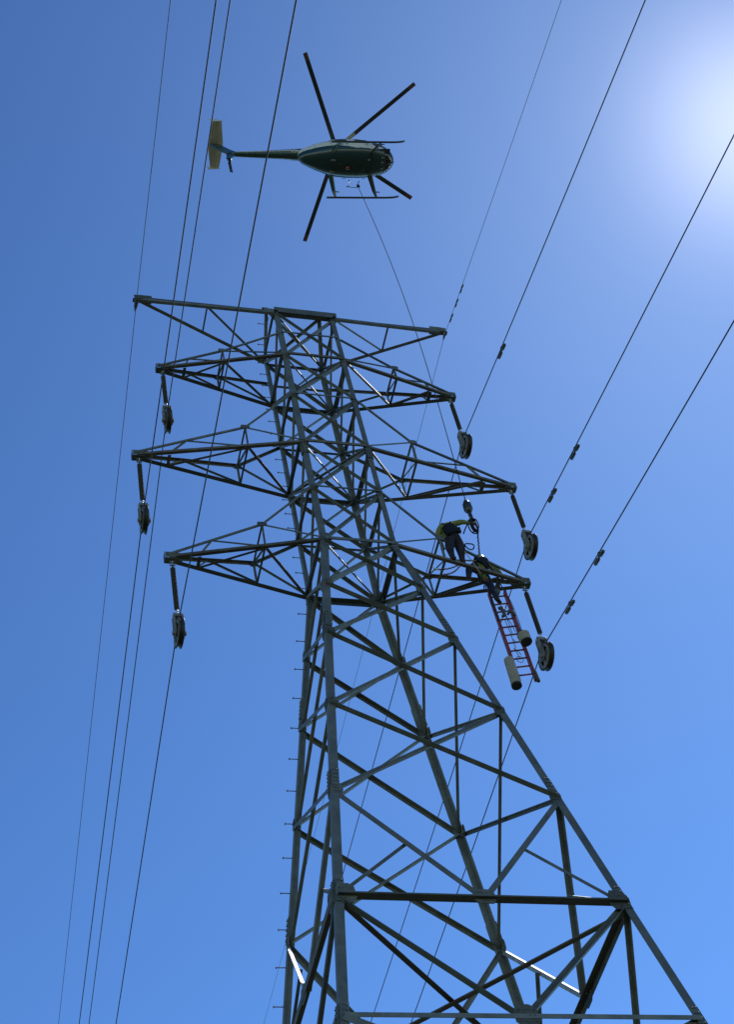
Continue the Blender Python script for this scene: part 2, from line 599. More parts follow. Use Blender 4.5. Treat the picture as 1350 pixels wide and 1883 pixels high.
# gusset plates (clipped corners, bolts) lying in the faces
def gusset(p, n, w_, h_, off, skew=0.0, parent=None):
    bm = bmesh.new()
    a = perp((1, 0, 0), n) if abs(n.x) < .5 else V((0, 1, 0))
    b = n.cross(a)
    pr = [(-w_, -h_ * .5), (-w_ * .5, -h_), (w_ * .6, -h_), (w_, -h_ * .3), (w_ * .8, h_ * .7), (w_ * .3, h_), (-w_ * .7, h_), (-w_, h_ * .4)]
    pr = [(u + v * skew, v) for u, v in pr]
    prism(bm, pr, V(p) + n * off, V(p) + n * (off + .014), a, b)
    for u in (-.6, -.2, .2, .6):
        for v in (-.5, 0, .5):
            if random.random() < .75:
                q = V(p) + a * (u * w_ + v * h_ * skew) + b * v * h_ + n * (off - .012)
                lathe(bm, [(0, 0), (.018, 0), (.018, .04), (0, .04)], q, n, n=6)
    return tpart('gusset_plate', bm, M['plate'], parent)


for l in range(1, 11):
    for a, b in FACES:
        n = face_n(a, b)
        if n.y > 0 and l not in (2, 4, 6): continue
        for c in (a, b):
            p = N_(c, l)
            inw = V((-SG[c][0], -SG[c][1], 0))
            inw = (inw - n * inw.dot(n)).normalized()
            sz = 0.10 if l < 6 else 0.13
            gusset(p + inw * (sz * .85), n, sz, sz * 1.3, 0.02)
for a, b in FACES:
    n = face_n(a, b)
    for c in (a, b):
        inw = V((-SG[c][0], -SG[c][1], 0))
        inw = (inw - n * inw.dot(n)).normalized()
        gusset(N_(c, 11) + inw * 0.2, n, 0.21, 0.24, 0.05)
    gusset(mid11[a + b], n, 0.24, 0.18, 0.05)
    gusset(mid12[a + b], n, 0.24, 0.25, 0.06)

# crossarms -----------------------------------------------------------------
ARMS = [(4.569, 2, (2.696, 0.466, 9.798), ZM), (5.508, 4, (2.461, 0.670, 5.413), Z[3]), (4.875, 6, (2.449, 0.649, 0.889), Z[5])]
HANG = {}


def lerp3(a, b, t): return V(a).lerp(V(b), t)


for ai, (tx, l, (nx, ny, nz), zu) in enumerate(ARMS):
    for s in (-1, 1):
        near, far = ('B', 'A') if s < 0 else ('D', 'C')
        zl = Z[l]
        base = bpy.data.objects.new('crossarm', None)
        COL.objects.link(base)
        base.parent = tower
        base.location = (0, 0, 34)
        tip = V((s * tx, 0, zl))
        Lw = {'n': N_(near, l), 'f': N_(far, l)}
        Up = {'n': cor(near, zu), 'f': cor(far, zu)}
        Nd = {'n': V((s * nx, -ny, nz)), 'f': V((s * nx, ny, nz))}
        tn = (nx - hw(zl)) / (tx - hw(zl))
        t3 = 0.80
        tm = 0.55
        P1 = {k: lerp3(Lw[k], tip, tn) for k in 'nf'}
        P3 = {k: lerp3(Lw[k], tip, t3) for k in 'nf'}
        Mn = {k: lerp3(Nd[k], tip + V((0, -.06 if k == 'n' else .06, .1)), tm) for k in 'nf'}

        def bar(nm, p0, p1, wd, h1, h2, mt='steel_dark', trim=0.03, t=0.01):
            bm = bmesh.new()
            angle_iron(bm, p0, p1, wd, h1, h2, t=t, c=0.4, trim=trim)
            return finish(nm, bm, M[mt], base)
        up = V((0, 0, 1))
        for k in 'nf':
            yo = V((0, -1 if k == 'n' else 1, 0))
            lowtip = tip + yo * 0.05
            bar('lower_chord', Lw[k], lowtip, 0.092 if k == 'n' else 0.12, up, -yo, 'steel_brown' if k == 'n' else 'steel_dark', t=0.013)
            bar('upper_chord', Nd[k], tip + yo * 0.06 + up * 0.1, 0.085, -up, -yo, 'steel_brown' if k == 'f' else 'steel_dark')
            bar('upper_chord', Up[k], Nd[k], 0.075, -up, -yo, 'steel_dark')
            bar('lattice_bar', Nd[k], Lw[k] + up * 0.1, 0.05, -up, -yo, 'steel')
            bar('lattice_bar', Nd[k], P1[k], 0.055, V((s, 0, 0)), -yo)
            bar('lattice_bar', Mn[k], P1[k], 0.05, -up, -yo)
            bar('lattice_bar', Mn[k], P3[k], 0.05, V((s, 0, 0)), -yo)
            # gussets at the knuckle
            bm = bmesh.new()
            a, b = V((1, 0, 0)), V((0, 0, 1))
            pr = [(-.2, -.08), (-.05, -.14), (.1, -.14), (.24, -.02), (.2, .1), (-.02, .12), (-.2, .05)]
            pr = [(u * s * .62, v * .7) for u, v in pr]
            prism(bm, pr, Nd[k] + yo * .03, Nd[k] + yo * .045, a, b)
            finish('knuckle_plate', bm, M['plate'], base)
        bar('lattice_bar', Nd['n'], Nd['f'], 0.05, up, V((s, 0, 0)))
        bar('lattice_bar', P1['n'], P1['f'], 0.055, up, V((s, 0, 0)))
        bar('lattice_bar', P3['n'] - up * .02, P3['f'] - up * .02, 0.09, V((s, 0, 0)), up, 'steel_brown')
        # zigzag in the bottom plane: left side starts from the far leg, right side from the near leg
        k0, k1 = ('f', 'n') if s < 0 else ('n', 'f')
        mt = 'steel_glint' if s > 0 else 'steel_dark'
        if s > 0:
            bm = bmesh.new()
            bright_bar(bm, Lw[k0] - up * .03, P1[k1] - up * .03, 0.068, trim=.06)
            finish('lattice_bar', bm, M['steel_glint'], base)
        else:
            bar('lattice_bar', Lw[k0] - up * .03, P1[k1] - up * .03, 0.08, up, V((1, -1, 0)), mt)
        bar('lattice_bar', P1[k1] - up * .05, lerp3(P3[k0], tip, .0) - up * .05, 0.065, V((s, 0, 0)), up, 'steel_brown')
        # extra long tie inside from far knuckle to the outer part of the far chord
        bar('lattice_bar', Nd['f'], P1['n'], 0.045, -up, V((s, 0, 0)))
        # tip: closing box of plates with hanger lug
        bm = bmesh.new()
        for yy in (-1, 1):
            pr = [(-.36, .0), (-.1, -.06), (.11, -.06), (.11, .13), (-.05, .14), (-.36, .11)]
            prism(bm, [(u * s, v) for u, v in pr], tip + V((0, yy * .10, 0)), tip + V((0, yy * .115, 0)), V((1, 0, 0)), up)
        prism(bm, [(-.1, -.075), (.1, -.075), (.1, .16), (-.1, .16)], tip + V((s * .118, 0, 0)), tip + V((s * .134, 0, 0)), V((0, 1, 0)), up)
        box(bm, tip + V((-s * .05, 0, -.085)), .36, .2, .018)
        prism(bm, [(-.09, 0), (-.03, -.14), (.03, -.14), (.09, 0)], tip + V((-s * .06, -.008, -.08)), tip + V((-s * .06, .008, -.08)), V((1, 0, 0)), up)
        for xx in (-.3, -.18, -.06, .05):
            for yy in (-1, 1):
                lathe(bm, [(0, 0), (.02, 0), (.02, .05), (0, .05)], tip + V((s * xx, yy * .09, .03)), V((0, yy, 0)), n=6)
        finish('tip_plate', bm, M['steel_dark'], base)
        HANG[(ai, s)] = tip + V((-s * .06, 0, -.2))

# top peak and earth-wire arms
PK = {-1: V((-0.89, 0, 13.33)), 1: V((0.88, 0, 13.25))}
for s in (-1, 1):
    near, far = ('B', 'A') if s < 0 else ('D', 'C')
    member('peak_post', N_(far, 1), PK[s], 0.11, V((s, 0, 0)), 'steel_dark', trim=0.0)
    member('peak_post', N_(near, 1), PK[s], 0.10, V((s, 0, 0)), 'steel', trim=0.0)
    base = bpy.data.objects.new('earth_wire_arm', None)
    COL.objects.link(base)
    base.parent = tower
    base.location = (0, 0, 34)
    tip = V((s * 5.06, 0, 13.24))
    up = V((0, 0, 1))
    def bar(nm, p0, p1, wd, h1, h2, mt='steel_dark', trim=0.02, t=0.01):
        bm = bmesh.new()
        angle_iron(bm, p0, p1, wd, h1, h2, t=t, c=0.4, trim=trim)
        return finish(nm, bm, M[mt], base)
    bar('upper_chord', PK[s], tip + up * .04, 0.095, -up, V((0, 1, 0)), 'steel_dark')
    bar('lower_chord', N_(far, 1), tip - up * .06, 0.11, up, V((0, -1, 0)), 'steel_dark', t=.013)
    bar('lower_chord', N_(near, 1), tip - up * .06, 0.095, up, V((0, 1, 0)), 'steel', t=.013)
    tq = .49
    a1 = lerp3(N_(far, 1), tip - up * .06, tq)
    b1 = lerp3(N_(near, 1), tip - up * .06, tq)
    bar('lattice_bar', a1, b1, 0.05, V((s, 0, 0)), up)
    if s < 0: bar('lattice_bar', b1, N_(far, 1), 0.06, up, V((1, 1, 0)))
    else: bar('lattice_bar', N_(near, 1), a1, 0.06, up, V((1, -1, 0)), 'steel_glint')
    bm = bmesh.new()
    for yy in (-1, 1):
        pr = [(-.45, -.12), (-.12, -.1), (.1, -.1), (.12, .09), (-.1, .12), (-.45, .12)]
        prism(bm, [(u * s, v) for u, v in pr], tip + V((0, yy * .07, 0)), tip + V((0, yy * .085, 0)), V((1, 0, 0)), up)
    box(bm, tip + V((s * .02, 0, -.1)), .26, .15, .02)
    for xx in (-.3, -.15, 0):
        lathe(bm, [(0, 0), (.02, 0), (.02, .2), (0, .2)], tip + V((s * xx, -.1, 0)), V((0, 1, 0)), n=6)
    finish('tip_plate', bm, M['steel_dark'], base)
member('peak_beam', PK[-1], PK[1], 0.13, V((0, -1, 0)), 'steel_dark', off=0.05, trim=-0.08)
member('peak_brace', N_('A', 1), PK[1], 0.08, V((0, 1, 0)), 'steel_dark', off=0.03)
member('peak_brace', N_('C', 1), PK[-1], 0.07, V((0, 1, 0)), 'steel', off=-0.05)
# wide cap channel along the near side of the top
bm = bmesh.new()
prism(bm, [(0, 0), (.24, 0), (.24, .016), (0, .016)], N_('B', 1) + V((-.05, -.1, .05)), N_('D', 1) + V((.08, -.1, .05)), V((0, 1, 0)), V((0, 0, 1)))
prism(bm, [(-.016, -.07), (0, -.07), (0, .13), (-.016, .13)], N_('B', 1) + V((-.05, -.103, .05)), N_('D', 1) + V((.08, -.103, .05)), V((0, 1, 0)), V((0, 0, 1)))
tpart('cap_channel', bm, M['steel_dark'])
bm = bmesh.new()
box(bm, PK[-1] + V((-.02, 0, .08)), .2, .1, .14)
tpart('peak_bracket', bm, M['plate'])

# ------------------------------------------------------------------ insulators and stringing blocks
DROP = {(0, -1): -2.0, (1, -1): -2.2, (2, -1): -2.2, (0, 1): -1.93, (1, 1): -2.05, (2, 1): -2.22}
PH = {0: 'top', 1: 'middle', 2: 'bottom'}


def insulator(loc, length):
    e = empty('insulator_string', loc, 'x', 'insulator', 'insulators hanging from the crossarm tips')
    bm = bmesh.new()
    # clevis and eye on top
    tube(bm, [(0, 0, .08), (0, 0, -.16)], .016, n=8)
    tube(bm, [(0.0, .045 * math.cos(a), .03 + .045 * math.sin(a)) for a in [i * math.pi / 6 for i in range(12)]], .013, n=6, closed=True)
    box(bm, (0, 0, -.08), .15, .035, .03)
    box(bm, (0, 0, -.12), .03, .12, .03)
    finish('top_clevis', bm, M['fitting'], e)
    bm = bmesh.new()
    n = int((length - .36) / .058)
    prof = [(0, -.16), (.03, -.16)]
    z0 = -.2
    step = (length - .36) / n
    for i in range(n):
        zc = z0 - i * step
        prof += [(.038, zc), (.067, zc - step * .42), (.069, zc - step * .55), (.038, zc - step * .62)]
    prof += [(.03, -length + .14), (0, -length + .14)]
    lathe(bm, prof, (0, 0, 0), (0, 0, 1), n=14)
    finish('shed_stack', bm, M['insul'], e)
    bm = bmesh.new()
    lathe(bm, [(0, -length + .15), (.032, -length + .15), (.034, -length + .06), (.018, -length + .04), (.018, -length - .03), (0, -length - .03)], (0, 0, 0), (0, 0, 1), n=12)
    tube(bm, [(0, .04 * math.cos(a), -length - .03 + .04 * math.sin(a)) for a in [i * math.pi / 6 for i in range(12)]], .012, n=6, closed=True)
    finish('end_fitting', bm, M['fitting'], e)
    return e


def stringing_block(loc):
    """loc = wheel centre; hangs 0.7 above"""
    e = empty('stringing_block', loc, 'x', 'stringing block', 'stringing blocks under the insulators')
    Rr = .385
    bm = bmesh.new()
    # rim with groove (axis x)
    prof = [(.315, -.06), (Rr, -.072), (Rr + .005, -.055), (Rr - .05, -.018), (Rr - .05, .018), (Rr + .005, .055), (Rr, .072), (.315, .06), (.315, -.06)]
    lathe(bm, prof, (0, 0, 0), (1, 0, 0), n=40)
    wh = finish('wheel', bm, M['tyre'], e)
    bm = bmesh.new()
    lathe(bm, [(.25, -.063), (.335, -.074), (.335, -.05), (.25, -.05), (.25, -.063)], (0, 0, 0), (1, 0, 0), n=36)
    lathe(bm, [(.25, .063), (.335, .074), (.335, .05), (.25, .05), (.25, .063)], (0, 0, 0), (1, 0, 0), n=36)
    for i in range(5):
        a = math.pi / 2 + i * 2 * math.pi / 5
        u = V((0, math.cos(a), math.sin(a)))
        vv = V((0, -math.sin(a), math.cos(a)))
        r0 = [bm.verts.new(V((x, 0, 0)) + u * .05 + vv * w2) for x, w2 in ((-.05, -.07), (-.05, .07), (.05, .07), (.05, -.07))]
        r1 = [bm.verts.new(V((x, 0, 0)) + u * .27 + vv * w2) for x, w2 in ((-.05, -.035), (-.05, .035), (.05, .035), (.05, -.035))]
        for k in range(4):
            bm.faces.new((r0[k], r0[(k + 1) % 4], r1[(k + 1) % 4], r1[k]))
    lathe(bm, [(0, -.085), (.09, -.085), (.1, -.05), (.1, .05), (.09, .085), (0, .085)], (0, 0, 0), (1, 0, 0), n=20)
    finish('spokes', bm, M['block'], wh)
    bm = bmesh.new()
    for sx in (-1, 1):
        prof = [(-.10, -.12), (.10, -.12), (.15, -.03), (.17, .1), (.13, .32), (.11, .48), (.13, .6), (.07, .7), (-.07, .7), (-.13, .6), (-.11, .48), (-.13, .32), (-.17, .1), (-.15, -.03)]
        prism(bm, prof, (sx * .095, 0, 0), (sx * .112, 0, 0), V((0, 1, 0)), V((0, 0, 1)))
        # ribs and axle ears
        prism(bm, [(-.02, -.1), (.02, -.1), (.02, .6), (-.02, .6)], (sx * .112, -.07, 0), (sx * .135, -.07, 0), V((0, 1, 0)), V((0, 0, 1)))
        prism(bm, [(-.02, -.1), (.02, -.1), (.02, .6), (-.02, .6)], (sx * .112, .07, 0), (sx * .135, .07, 0), V((0, 1, 0)), V((0, 0, 1)))
        lathe(bm, [(0, .1), (.07, .1), (.07, .165), (.03, .18), (0, .18)], (0, 0, 0), (sx, 0, 0), n=14)
    box(bm, (0, 0, .62), .2, .17, .1)
    finish('side_frame', bm, M['block'], e)
    bm = bmesh.new()
    tube(bm, [(-.14, 0, .62), (.14, 0, .62)], .022, n=8)
    tube(bm, [(0, 0, .62), (0, 0, .75)], .02, n=8)
    finish('hanger_pin', bm, M['fitting'], e)
    return e


LBL_I = {(0, -1): 'insulator hanging from the left tip of the top crossarm', (1, -1): 'insulator hanging from the left tip of the widest crossarm',
         (2, -1): 'insulator hanging from the left tip of the lowest crossarm', (0, 1): 'insulator hanging from the right tip of the top crossarm',
         (1, 1): 'insulator hanging from the right tip of the widest crossarm', (2, 1): 'insulator hanging from the right tip of the lowest crossarm, beside the red ladder'}
LBL_B = {(0, -1): 'edge-on grey stringing block below the left end of the top crossarm', (1, -1): 'edge-on grey stringing block below the left end of the widest crossarm',
         (2, -1): 'edge-on grey stringing block below the left end of the lowest crossarm', (0, 1): 'spoked stringing wheel below the right end of the top crossarm',
         (1, 1): 'spoked stringing wheel below the right end of the widest crossarm', (2, 1): 'big spoked stringing wheel beside the foot of the red ladder'}
CEN = {}
for (ai, s), h in HANG.items():
    drop = DROP[(ai, s)]
    zt = ARMS[ai][1]
    length = -drop - .2
    i = insulator(h, length)
    i['label'] = 'dark polymer ' + LBL_I[(ai, s)]
    c = V((h.x, 0, Z[ARMS[ai][1]] + drop - .75))
    if ai == 2 and s > 0: c.x -= .05
    b = stringing_block(c)
    b['label'] = LBL_B[(ai, s)]
    if s < 0: b.rotation_euler = (0, 0, R(-3 + 2 * ai))
    else: b.rotation_euler = (0, 0, R(2.5))
    CEN[(ai, s)] = c


# ------------------------------------------------------------------ wires
def wire(name, S, kn, mn, tn, kf, mf, tf, rad, label, group):
    """near half runs toward -y and falls away, far half toward +y"""
    cn, cf = 0.0006, 0.0003
    pts = []
    sn, sf = mn - cn * tn, mf - cf * tf
    ts = [260, 200, 150, 110, 80, 60, 45, 34, 26, 20, 15, 11, 8, 5.5, 3.5, 2, 1, .5, .15]
    for t in ts:
        pts.append(V(S) + V((kn * t, -t, sn * t + cn * t * t)))
    pts.append(V(S) + V((0, 0, -.008)))
    for t in ts[::-1]:
        pts.append(V(S) + V((kf * t, t, sf * t + cf * t * t)))
    bm = bmesh.new()
    tube(bm, pts, rad, n=8)
    o = finish(name, bm, M['wire'])
    tag(o, label, 'wire', group)
    return pts, (sn, cn, kn)


WR = {
    (0, -1): ((-4.509, 0, 6.814), -.2802, 13.83, .0642, 30.5),
    (1, -1): ((-5.448, 0, 1.944), -.2597, 15.64, .0798, 24.1),
    (2, -1): ((-4.795, 0, -2.565), -.2902, 17.9, .1012, 18.1),
    (0, 1): ((4.539, 0, 6.914), -.3715, 15.97, .0941, 22.2),
    (1, 1): ((5.448, 0, 2.094), -.3747, 14.9, .0972, 24.8),
    (2, 1): ((4.755, 0, -2.615), -.3788, 12.7, .0969, 17.8)}
WL = {(0, -1): 'conductor running over the block at the left end of the top crossarm', (1, -1): 'conductor running over the block at the left end of the widest crossarm',
      (2, -1): 'conductor running over the block at the left end of the lowest crossarm', (0, 1): 'conductor running over the wheel at the right end of the top crossarm',
      (1, 1): 'conductor running over the wheel at the right end of the widest crossarm', (2, 1): 'conductor running over the wheel beside the red ladder'}
SL = {}
for k, (S, mn, tn, mf, tf) in WR.items():
    c = CEN[k]
    S2 = V((c.x, 0, S[2]))
    SL[k] = wire('conductor', S2, -.058, mn, tn, .046, mf, tf, 0.0158, 'dark stranded ' + WL[k], 'conductors strung along the line')
SL['L'] = wire('earth_wire', (-5.101, 0, 13.017), -.058, -.209, 10.7, .046, .056, 38.9, 0.0105, 'thin earth wire clamped at the top left arm tip', 'earth wires')
SL['R'] = wire('earth_wire', (5.101, 0, 13.017), -.058, -.3332, 13.1, .046, .1131, 42.2, 0.0075, 'very thin earth wire clamped at the top right arm tip', 'earth wires')

# earth wire clamps
for s, lb in ((-1, 'dark clamp holding the earth wire at the top left arm tip'), (1, 'small dark clamp holding the earth wire at the top right arm tip')):
    e = empty('suspension_clamp', (s * 5.101, 0, 13.017), lb, 'clamp', 'earth wire clamps')
    bm = bmesh.new()
    tube(bm, [(0, 0, .17), (0, 0, 0.02)], .022, n=8)
    tube(bm, [(0, -.05, .1), (0, .05, .1)], .02, n=8)
    finish('hanger_link', bm, M['fitting'], e)
    bm = bmesh.new()
    k = 1.3 if s < 0 else .7
    tube(bm, [(.002, -.16 * k, -.06), (0, -.1 * k, -.02), (0, 0, 0), (-.002, .12 * k, 0), (.004, .26 * k, .01)], [.02, .045 * k, .055 * k, .045 * k, .02], n=10)
    finish('clamp_body', bm, M['damper'], e)

# dampers on the near span of the right hand wires
def damper(loc, d, k, label, thin=1.0):
    e = bpy.data.objects.new('vibration_damper', None)
    COL.objects.link(e)
    a = V(d).normalized()
    q = a.to_track_quat('Y', 'Z')
    e.matrix_world = Matrix.Translation(V(loc)) @ q.to_matrix().to_4x4()
    tag(e, label, 'damper', 'vibration dampers on the wires')
    bm = bmesh.new()
    box(bm, (0, 0, -.04 * k), .045 * k * thin, .06 * k, .11 * k)
    tube(bm, [(0, -.2 * k, -.10 * k), (0, .2 * k, -.10 * k)], .009 * k, n=6)
    finish('clamp', bm, M['damper'], e)
    for sy, ln in ((-1, .25), (1, .21)):
        bm = bmesh.new()
        r = .042 * k * thin
        lathe(bm, [(0, .055 * k), (r * .8, .055 * k), (r, .09 * k), (r, ln * k + .03), (r * .7, ln * k + .06), (0, ln * k + .06)], (0, 0, -.10 * k), (0, sy, 0), n=12)
        finish('weight', bm, M['damper'], e)
    return e


for key, ts, lbs, k, th in (((0, 1), (4.2,), ['grey two-weight damper alone on the uppermost right conductor'], 1.15, 1.0),
                            ((1, 1), (2.28, 4.23), ['lower of the two dampers on the middle right conductor', 'higher of the two dampers on the middle right conductor'], 1.15, 1.0),
                            ((2, 1), (2.22, 4.46), ['lower of the two dampers on the bottom right conductor', 'higher of the two dampers on the bottom right conductor'], 1.15, 1.0),
                            ('R', (.9, 1.6, 2.25), ['small damper on the right earth wire, closest to the arm tip', 'small damper in the middle of three on the right earth wire', 'small damper on the right earth wire, farthest from the arm tip'], .62, 1.0)):
    pts, (sn, cn, kn) = SL[key]
    S = V(pts[len(pts) // 2]) + V((0, 0, .008))
    for t, lb in zip(ts, lbs):
        p = S + V((kn * t, -t, sn * t + cn * t * t))
        damper(p, V((kn, -1, sn + 2 * cn * t)), k, lb, th)

# ------------------------------------------------------------------ helicopter
HY, HP, HR = -0.088, -0.079, -0.118
Rh = Matrix.Rotation(HY, 4, 'Z') @ Matrix.Rotation(HP, 4, 'Y') @ Matrix.Rotation(HR, 4, 'X')
HPOS = V((3.681, 0.715, 28.089))
heli = empty('helicopter', None, 'small teal and white helicopter hovering over the tower, seen from below', 'helicopter', matrix=Matrix.Translation(HPOS) @ Rh)
SEC = [(2.02, .02, -1.36, -1.30), (1.98, .17, -1.50, -1.16), (1.88, .33, -1.64, -.98), (1.70, .47, -1.77, -.80), (1.45, .58, -1.87, -.66), (1.1, .66, -1.94, -.55), (.6, .70, -1.97, -.48),
       (.1, .70, -1.97, -.44), (-.35, .67, -1.93, -.42), (-.75, .58, -1.84, -.44), (-1.1, .47, -1.70, -.50), (-1.4, .35, -1.55, -.57), (-1.62, .25, -1.42, -.64), (-1.76, .14, -1.28, -.72), (-1.82, .03, -1.12, -.82)]


def sec_at(x):
    for (x0, *a), (x1, *b) in zip(SEC, SEC[1:]):
        if x1 <= x <= x0:
            t = (x0 - x) / (x0 - x1)
            return [p + (q - p) * t for p, q in zip(a, b)]
    return list(SEC[0][1:]) if x > SEC[0][0] else list(SEC[-1][1:])


def hull(x, th, off=0.0):
    """th measured from straight down, positive to the left"""
    h, z0, z1 = sec_at(x)
    zc = (z0 + z1) / 2 + (z1 - z0) * .03
    rz = (z1 - z0) / 2
    s_, c_ = math.sin(th), math.cos(th)
    ex = 0.82
    y = (h + off) * math.copysign(abs(s_) ** ex, s_)
    z = zc - (rz + off) * math.copysign(abs(c_) ** ex, c_)
    return V((x, y, z))


XS = []
for (x0, *_), (x1, *_) in zip(SEC, SEC[1:]):
    nsub = 1 if abs(x0 - x1) < .12 else 3
    XS += [x0 + (x1 - x0) * i / nsub for i in range(nsub)]
XS.append(SEC[-1][0])
NT = 48


def is_glass(x, th):
    a = abs(th)
    if x > 1.52 and a > .0: return True
    if x > 1.05 and a > 1.25: return True
    return False


def hull_patch(cond, off=0.0):
    bm = bmesh.new()
    cache = {}
    def vt(i, j):
        j = j % NT
        if (i, j) not in cache:
            cache[(i, j)] = bm.verts.new(hull(XS[i], -math.pi + 2 * math.pi * j / NT, off))
        return cache[(i, j)]
    for i in range(len(XS) - 1):
        for j in range(NT):
            xm = (XS[i] + XS[i + 1]) / 2
            th = -math.pi + 2 * math.pi * (j + .5) / NT
            if cond(xm, th):
                f = bm.faces.new((vt(i, j), vt(i, j + 1), vt(i + 1, j + 1), vt(i + 1, j)))
                f.smooth = True
    return bm


fus = finish('fuselage', hull_patch(lambda x, t: not is_glass(x, t)), M['livery'], heli, smooth=True)
tag(fus, None, None)
finish('windscreen', hull_patch(is_glass), M['glass'], heli, smooth=True)
# windscreen frame strips
bm = bmesh.new()
tube(bm, [hull(x, math.pi, .005) for x in (1.05, 1.2, 1.45, 1.7, 1.88, 1.98)], .022, n=6)
tube(bm, [hull(x, 0, .005) for x in (1.52, 1.7, 1.88, 1.98)], .02, n=6)
tube(bm, [hull(1.52, t / 20 * math.pi * 2, .004) for t in range(-6, 7)], .015, n=6)
finish('windscreen_frame', bm, M['blade'], heli)
# cockpit floor, pedestal, seats behind the glass
bm = bmesh.new()
prism(bm, [(-.56, 0), (.30, 0), (.30, .04), (-.56, .04)], (1.0, 0, -1.66), (1.76, 0, -1.60), V((0, 1, 0)), V((0, 0, 1)))
box(bm, (1.55, -.12, -1.38), .3, .3, .45)
for yy in (-.33, .33):
    box(bm, (.75, yy, -1.35), .45, .42, .14)
    box(bm, (.52, yy, -1.05), .12, .42, .6)
finish('cockpit_interior', bm, M['dark'], heli)
# doors with windows on both sides
for sy in (-1, 1):
    for x0, x1 in ((.28, 1.0), (-.5, .2)):
        def cond(x, t, x0=x0, x1=x1, sy=sy): return x0 < x < x1 and .95 < t * sy < 2.35
        dr = finish('door', hull_patch(cond, .012), M['livery'], heli, smooth=True)
        def condw(x, t, x0=x0, x1=x1, sy=sy): return x0 + .1 < x < x1 - .08 and 1.45 < t * sy < 2.25
        finish('door_window', hull_patch(condw, .022), M['dark'], dr, smooth=True)
        bm = bmesh.new()
        tube(bm, [hull(x1 - .12, 1.25 * sy, .02), hull(x1 - .12, 1.25 * sy, .05), hull(x1 - .25, 1.25 * sy, .05)], .01, n=6)
        finish('handle', bm, M['gear'], dr)
bm = bmesh.new()
for xs in (1.02, .24, -.55, -1.15):
    tube(bm, [hull(xs, R(a), .0) for a in range(-150, 151, 10)], .0065, n=4)
for th in (-.62, 0.0, .62):
    tube(bm, [hull(x, th, .0) for x in (1.45, 1.1, .6, .1, -.35, -.75, -1.1)], .0055, n=4)
finish('panel_seam', bm, M['gear'], heli)
# engine fairing + mast
bm = bmesh.new()
rings = []
for x, h, z0, z1 in ((.42, .1, -.5, -.42), (.3, .22, -.55, -.30), (.05, .27, -.55, -.2), (-.35, .28, -.6, -.2), (-.8, .24, -.7, -.3), (-1.2, .16, -.8, -.45), (-1.45, .05, -.8, -.6)):
    rings.append([bm.verts.new((x, h * math.cos(a), (z0 + z1) / 2 + (z1 - z0) / 2 * math.sin(a))) for a in [k * math.pi / 8 for k in range(16)]])
for r0, r1 in zip(rings, rings[1:]):
    for k in range(16):
        f = bm.faces.new((r0[k], r0[(k + 1) % 16], r1[(k + 1) % 16], r1[k])); f.smooth = True
bm.faces.new(rings[0]); bm.faces.new(rings[-1][::-1])
finish('engine_fairing', bm, M['white'], heli)
bm = bmesh.new()
lathe(bm, [(.07, -.35), (.05, -.1), (.05, .05), (0, .05)], (0, 0, 0), (0, 0, 1), n=12)
lathe(bm, [(0, -.05), (.13, -.05), (.16, 0), (.12, .05), (0, .07)], (0, 0, 0), (0, 0, 1), n=16)
hub = finish('rotor_hub', bm, M['gear'], heli)
# rotor blades
ph0 = -1.956
fa, fb = .035, -.034
for k in range(5):
    a = ph0 + k * 2 * math.pi / 5
    u = V((math.cos(a), math.sin(a), 0))
    zt = .15 + fa * 4 * math.cos(a) + fb * 4 * math.sin(a)
    u3 = (V((u.x * 4.03, u.y * 4.03, zt))).normalized()
    side = V((-u.y, u.x, 0))
    nn = u3.cross(side).normalized()
    bm = bmesh.new()
    ch = .172
    prof = [(-.5, 0), (-.3, -.04), (.1, -.06), (.4, -.045), (.5, 0), (.42, .035), (.1, .05), (-.3, .025)]
    prof = [(p * ch, q * ch) for p, q in prof]
    cuts = [.35, .95, 3.72, 4.03]
    mi = [2, 0, 1] if k == 1 else [0, 0, 1]
    for (r0, r1), mi_ in zip(zip(cuts, cuts[1:]), mi):
        dz = [.02 * (r / 4) ** 2 * 2 for r in (r0, r1)]
        prism(bm, prof, u3 * r0 + V((0, 0, dz[0])), u3 * r1 + V((0, 0, dz[1])), side, nn, mi=mi_)
    tube(bm, [u3 * .08, u3 * .38], .035, n=8, mi=0)
    box(bm, u3 * .3 + side * .0, .12, .12, .07, rot=Matrix.Rotation(a, 3, 'Z'))
    finish('rotor_blade', bm, [M['blade'], M['blade_tip'], M['blade_root']], heli)
# tail boom
bm = bmesh.new()
tube(bm, [(-1.35, 0, -.86), (-1.7, 0, -.85), (-2.3, 0, -.84), (-4.25, 0, -.80), (-4.38, 0, -.80)], [.24, .205, .165, .105, .085], n=20)
bo = finish('tail_boom', bm, M['teal'], heli)
bm = bmesh.new()
def boomr(x): return .205 + (x + 1.7) / (-2.55) * (-.10)
for (x0, x1, a0, a1) in ((-1.8, -4.2, 200, 245),):
    n = 10
    vs = []
    for i in range(n + 1):
        x = x0 + (x1 - x0) * i / n
        r = boomr(x) + .006
        zc = -.85 + (x + 1.7) / (-2.55) * .05
        vs.append([bm.verts.new((x, -r * math.cos(R(b)), zc - r * math.sin(R(b)))) for b in (-14, -6, 2, 10, 18)])
    for r0, r1 in zip(vs, vs[1:]):
        for k in range(4): bm.faces.new((r0[k], r0[k + 1], r1[k + 1], r1[k]))
finish('stripe', bm, M['stab'], bo)
bm = bmesh.new()
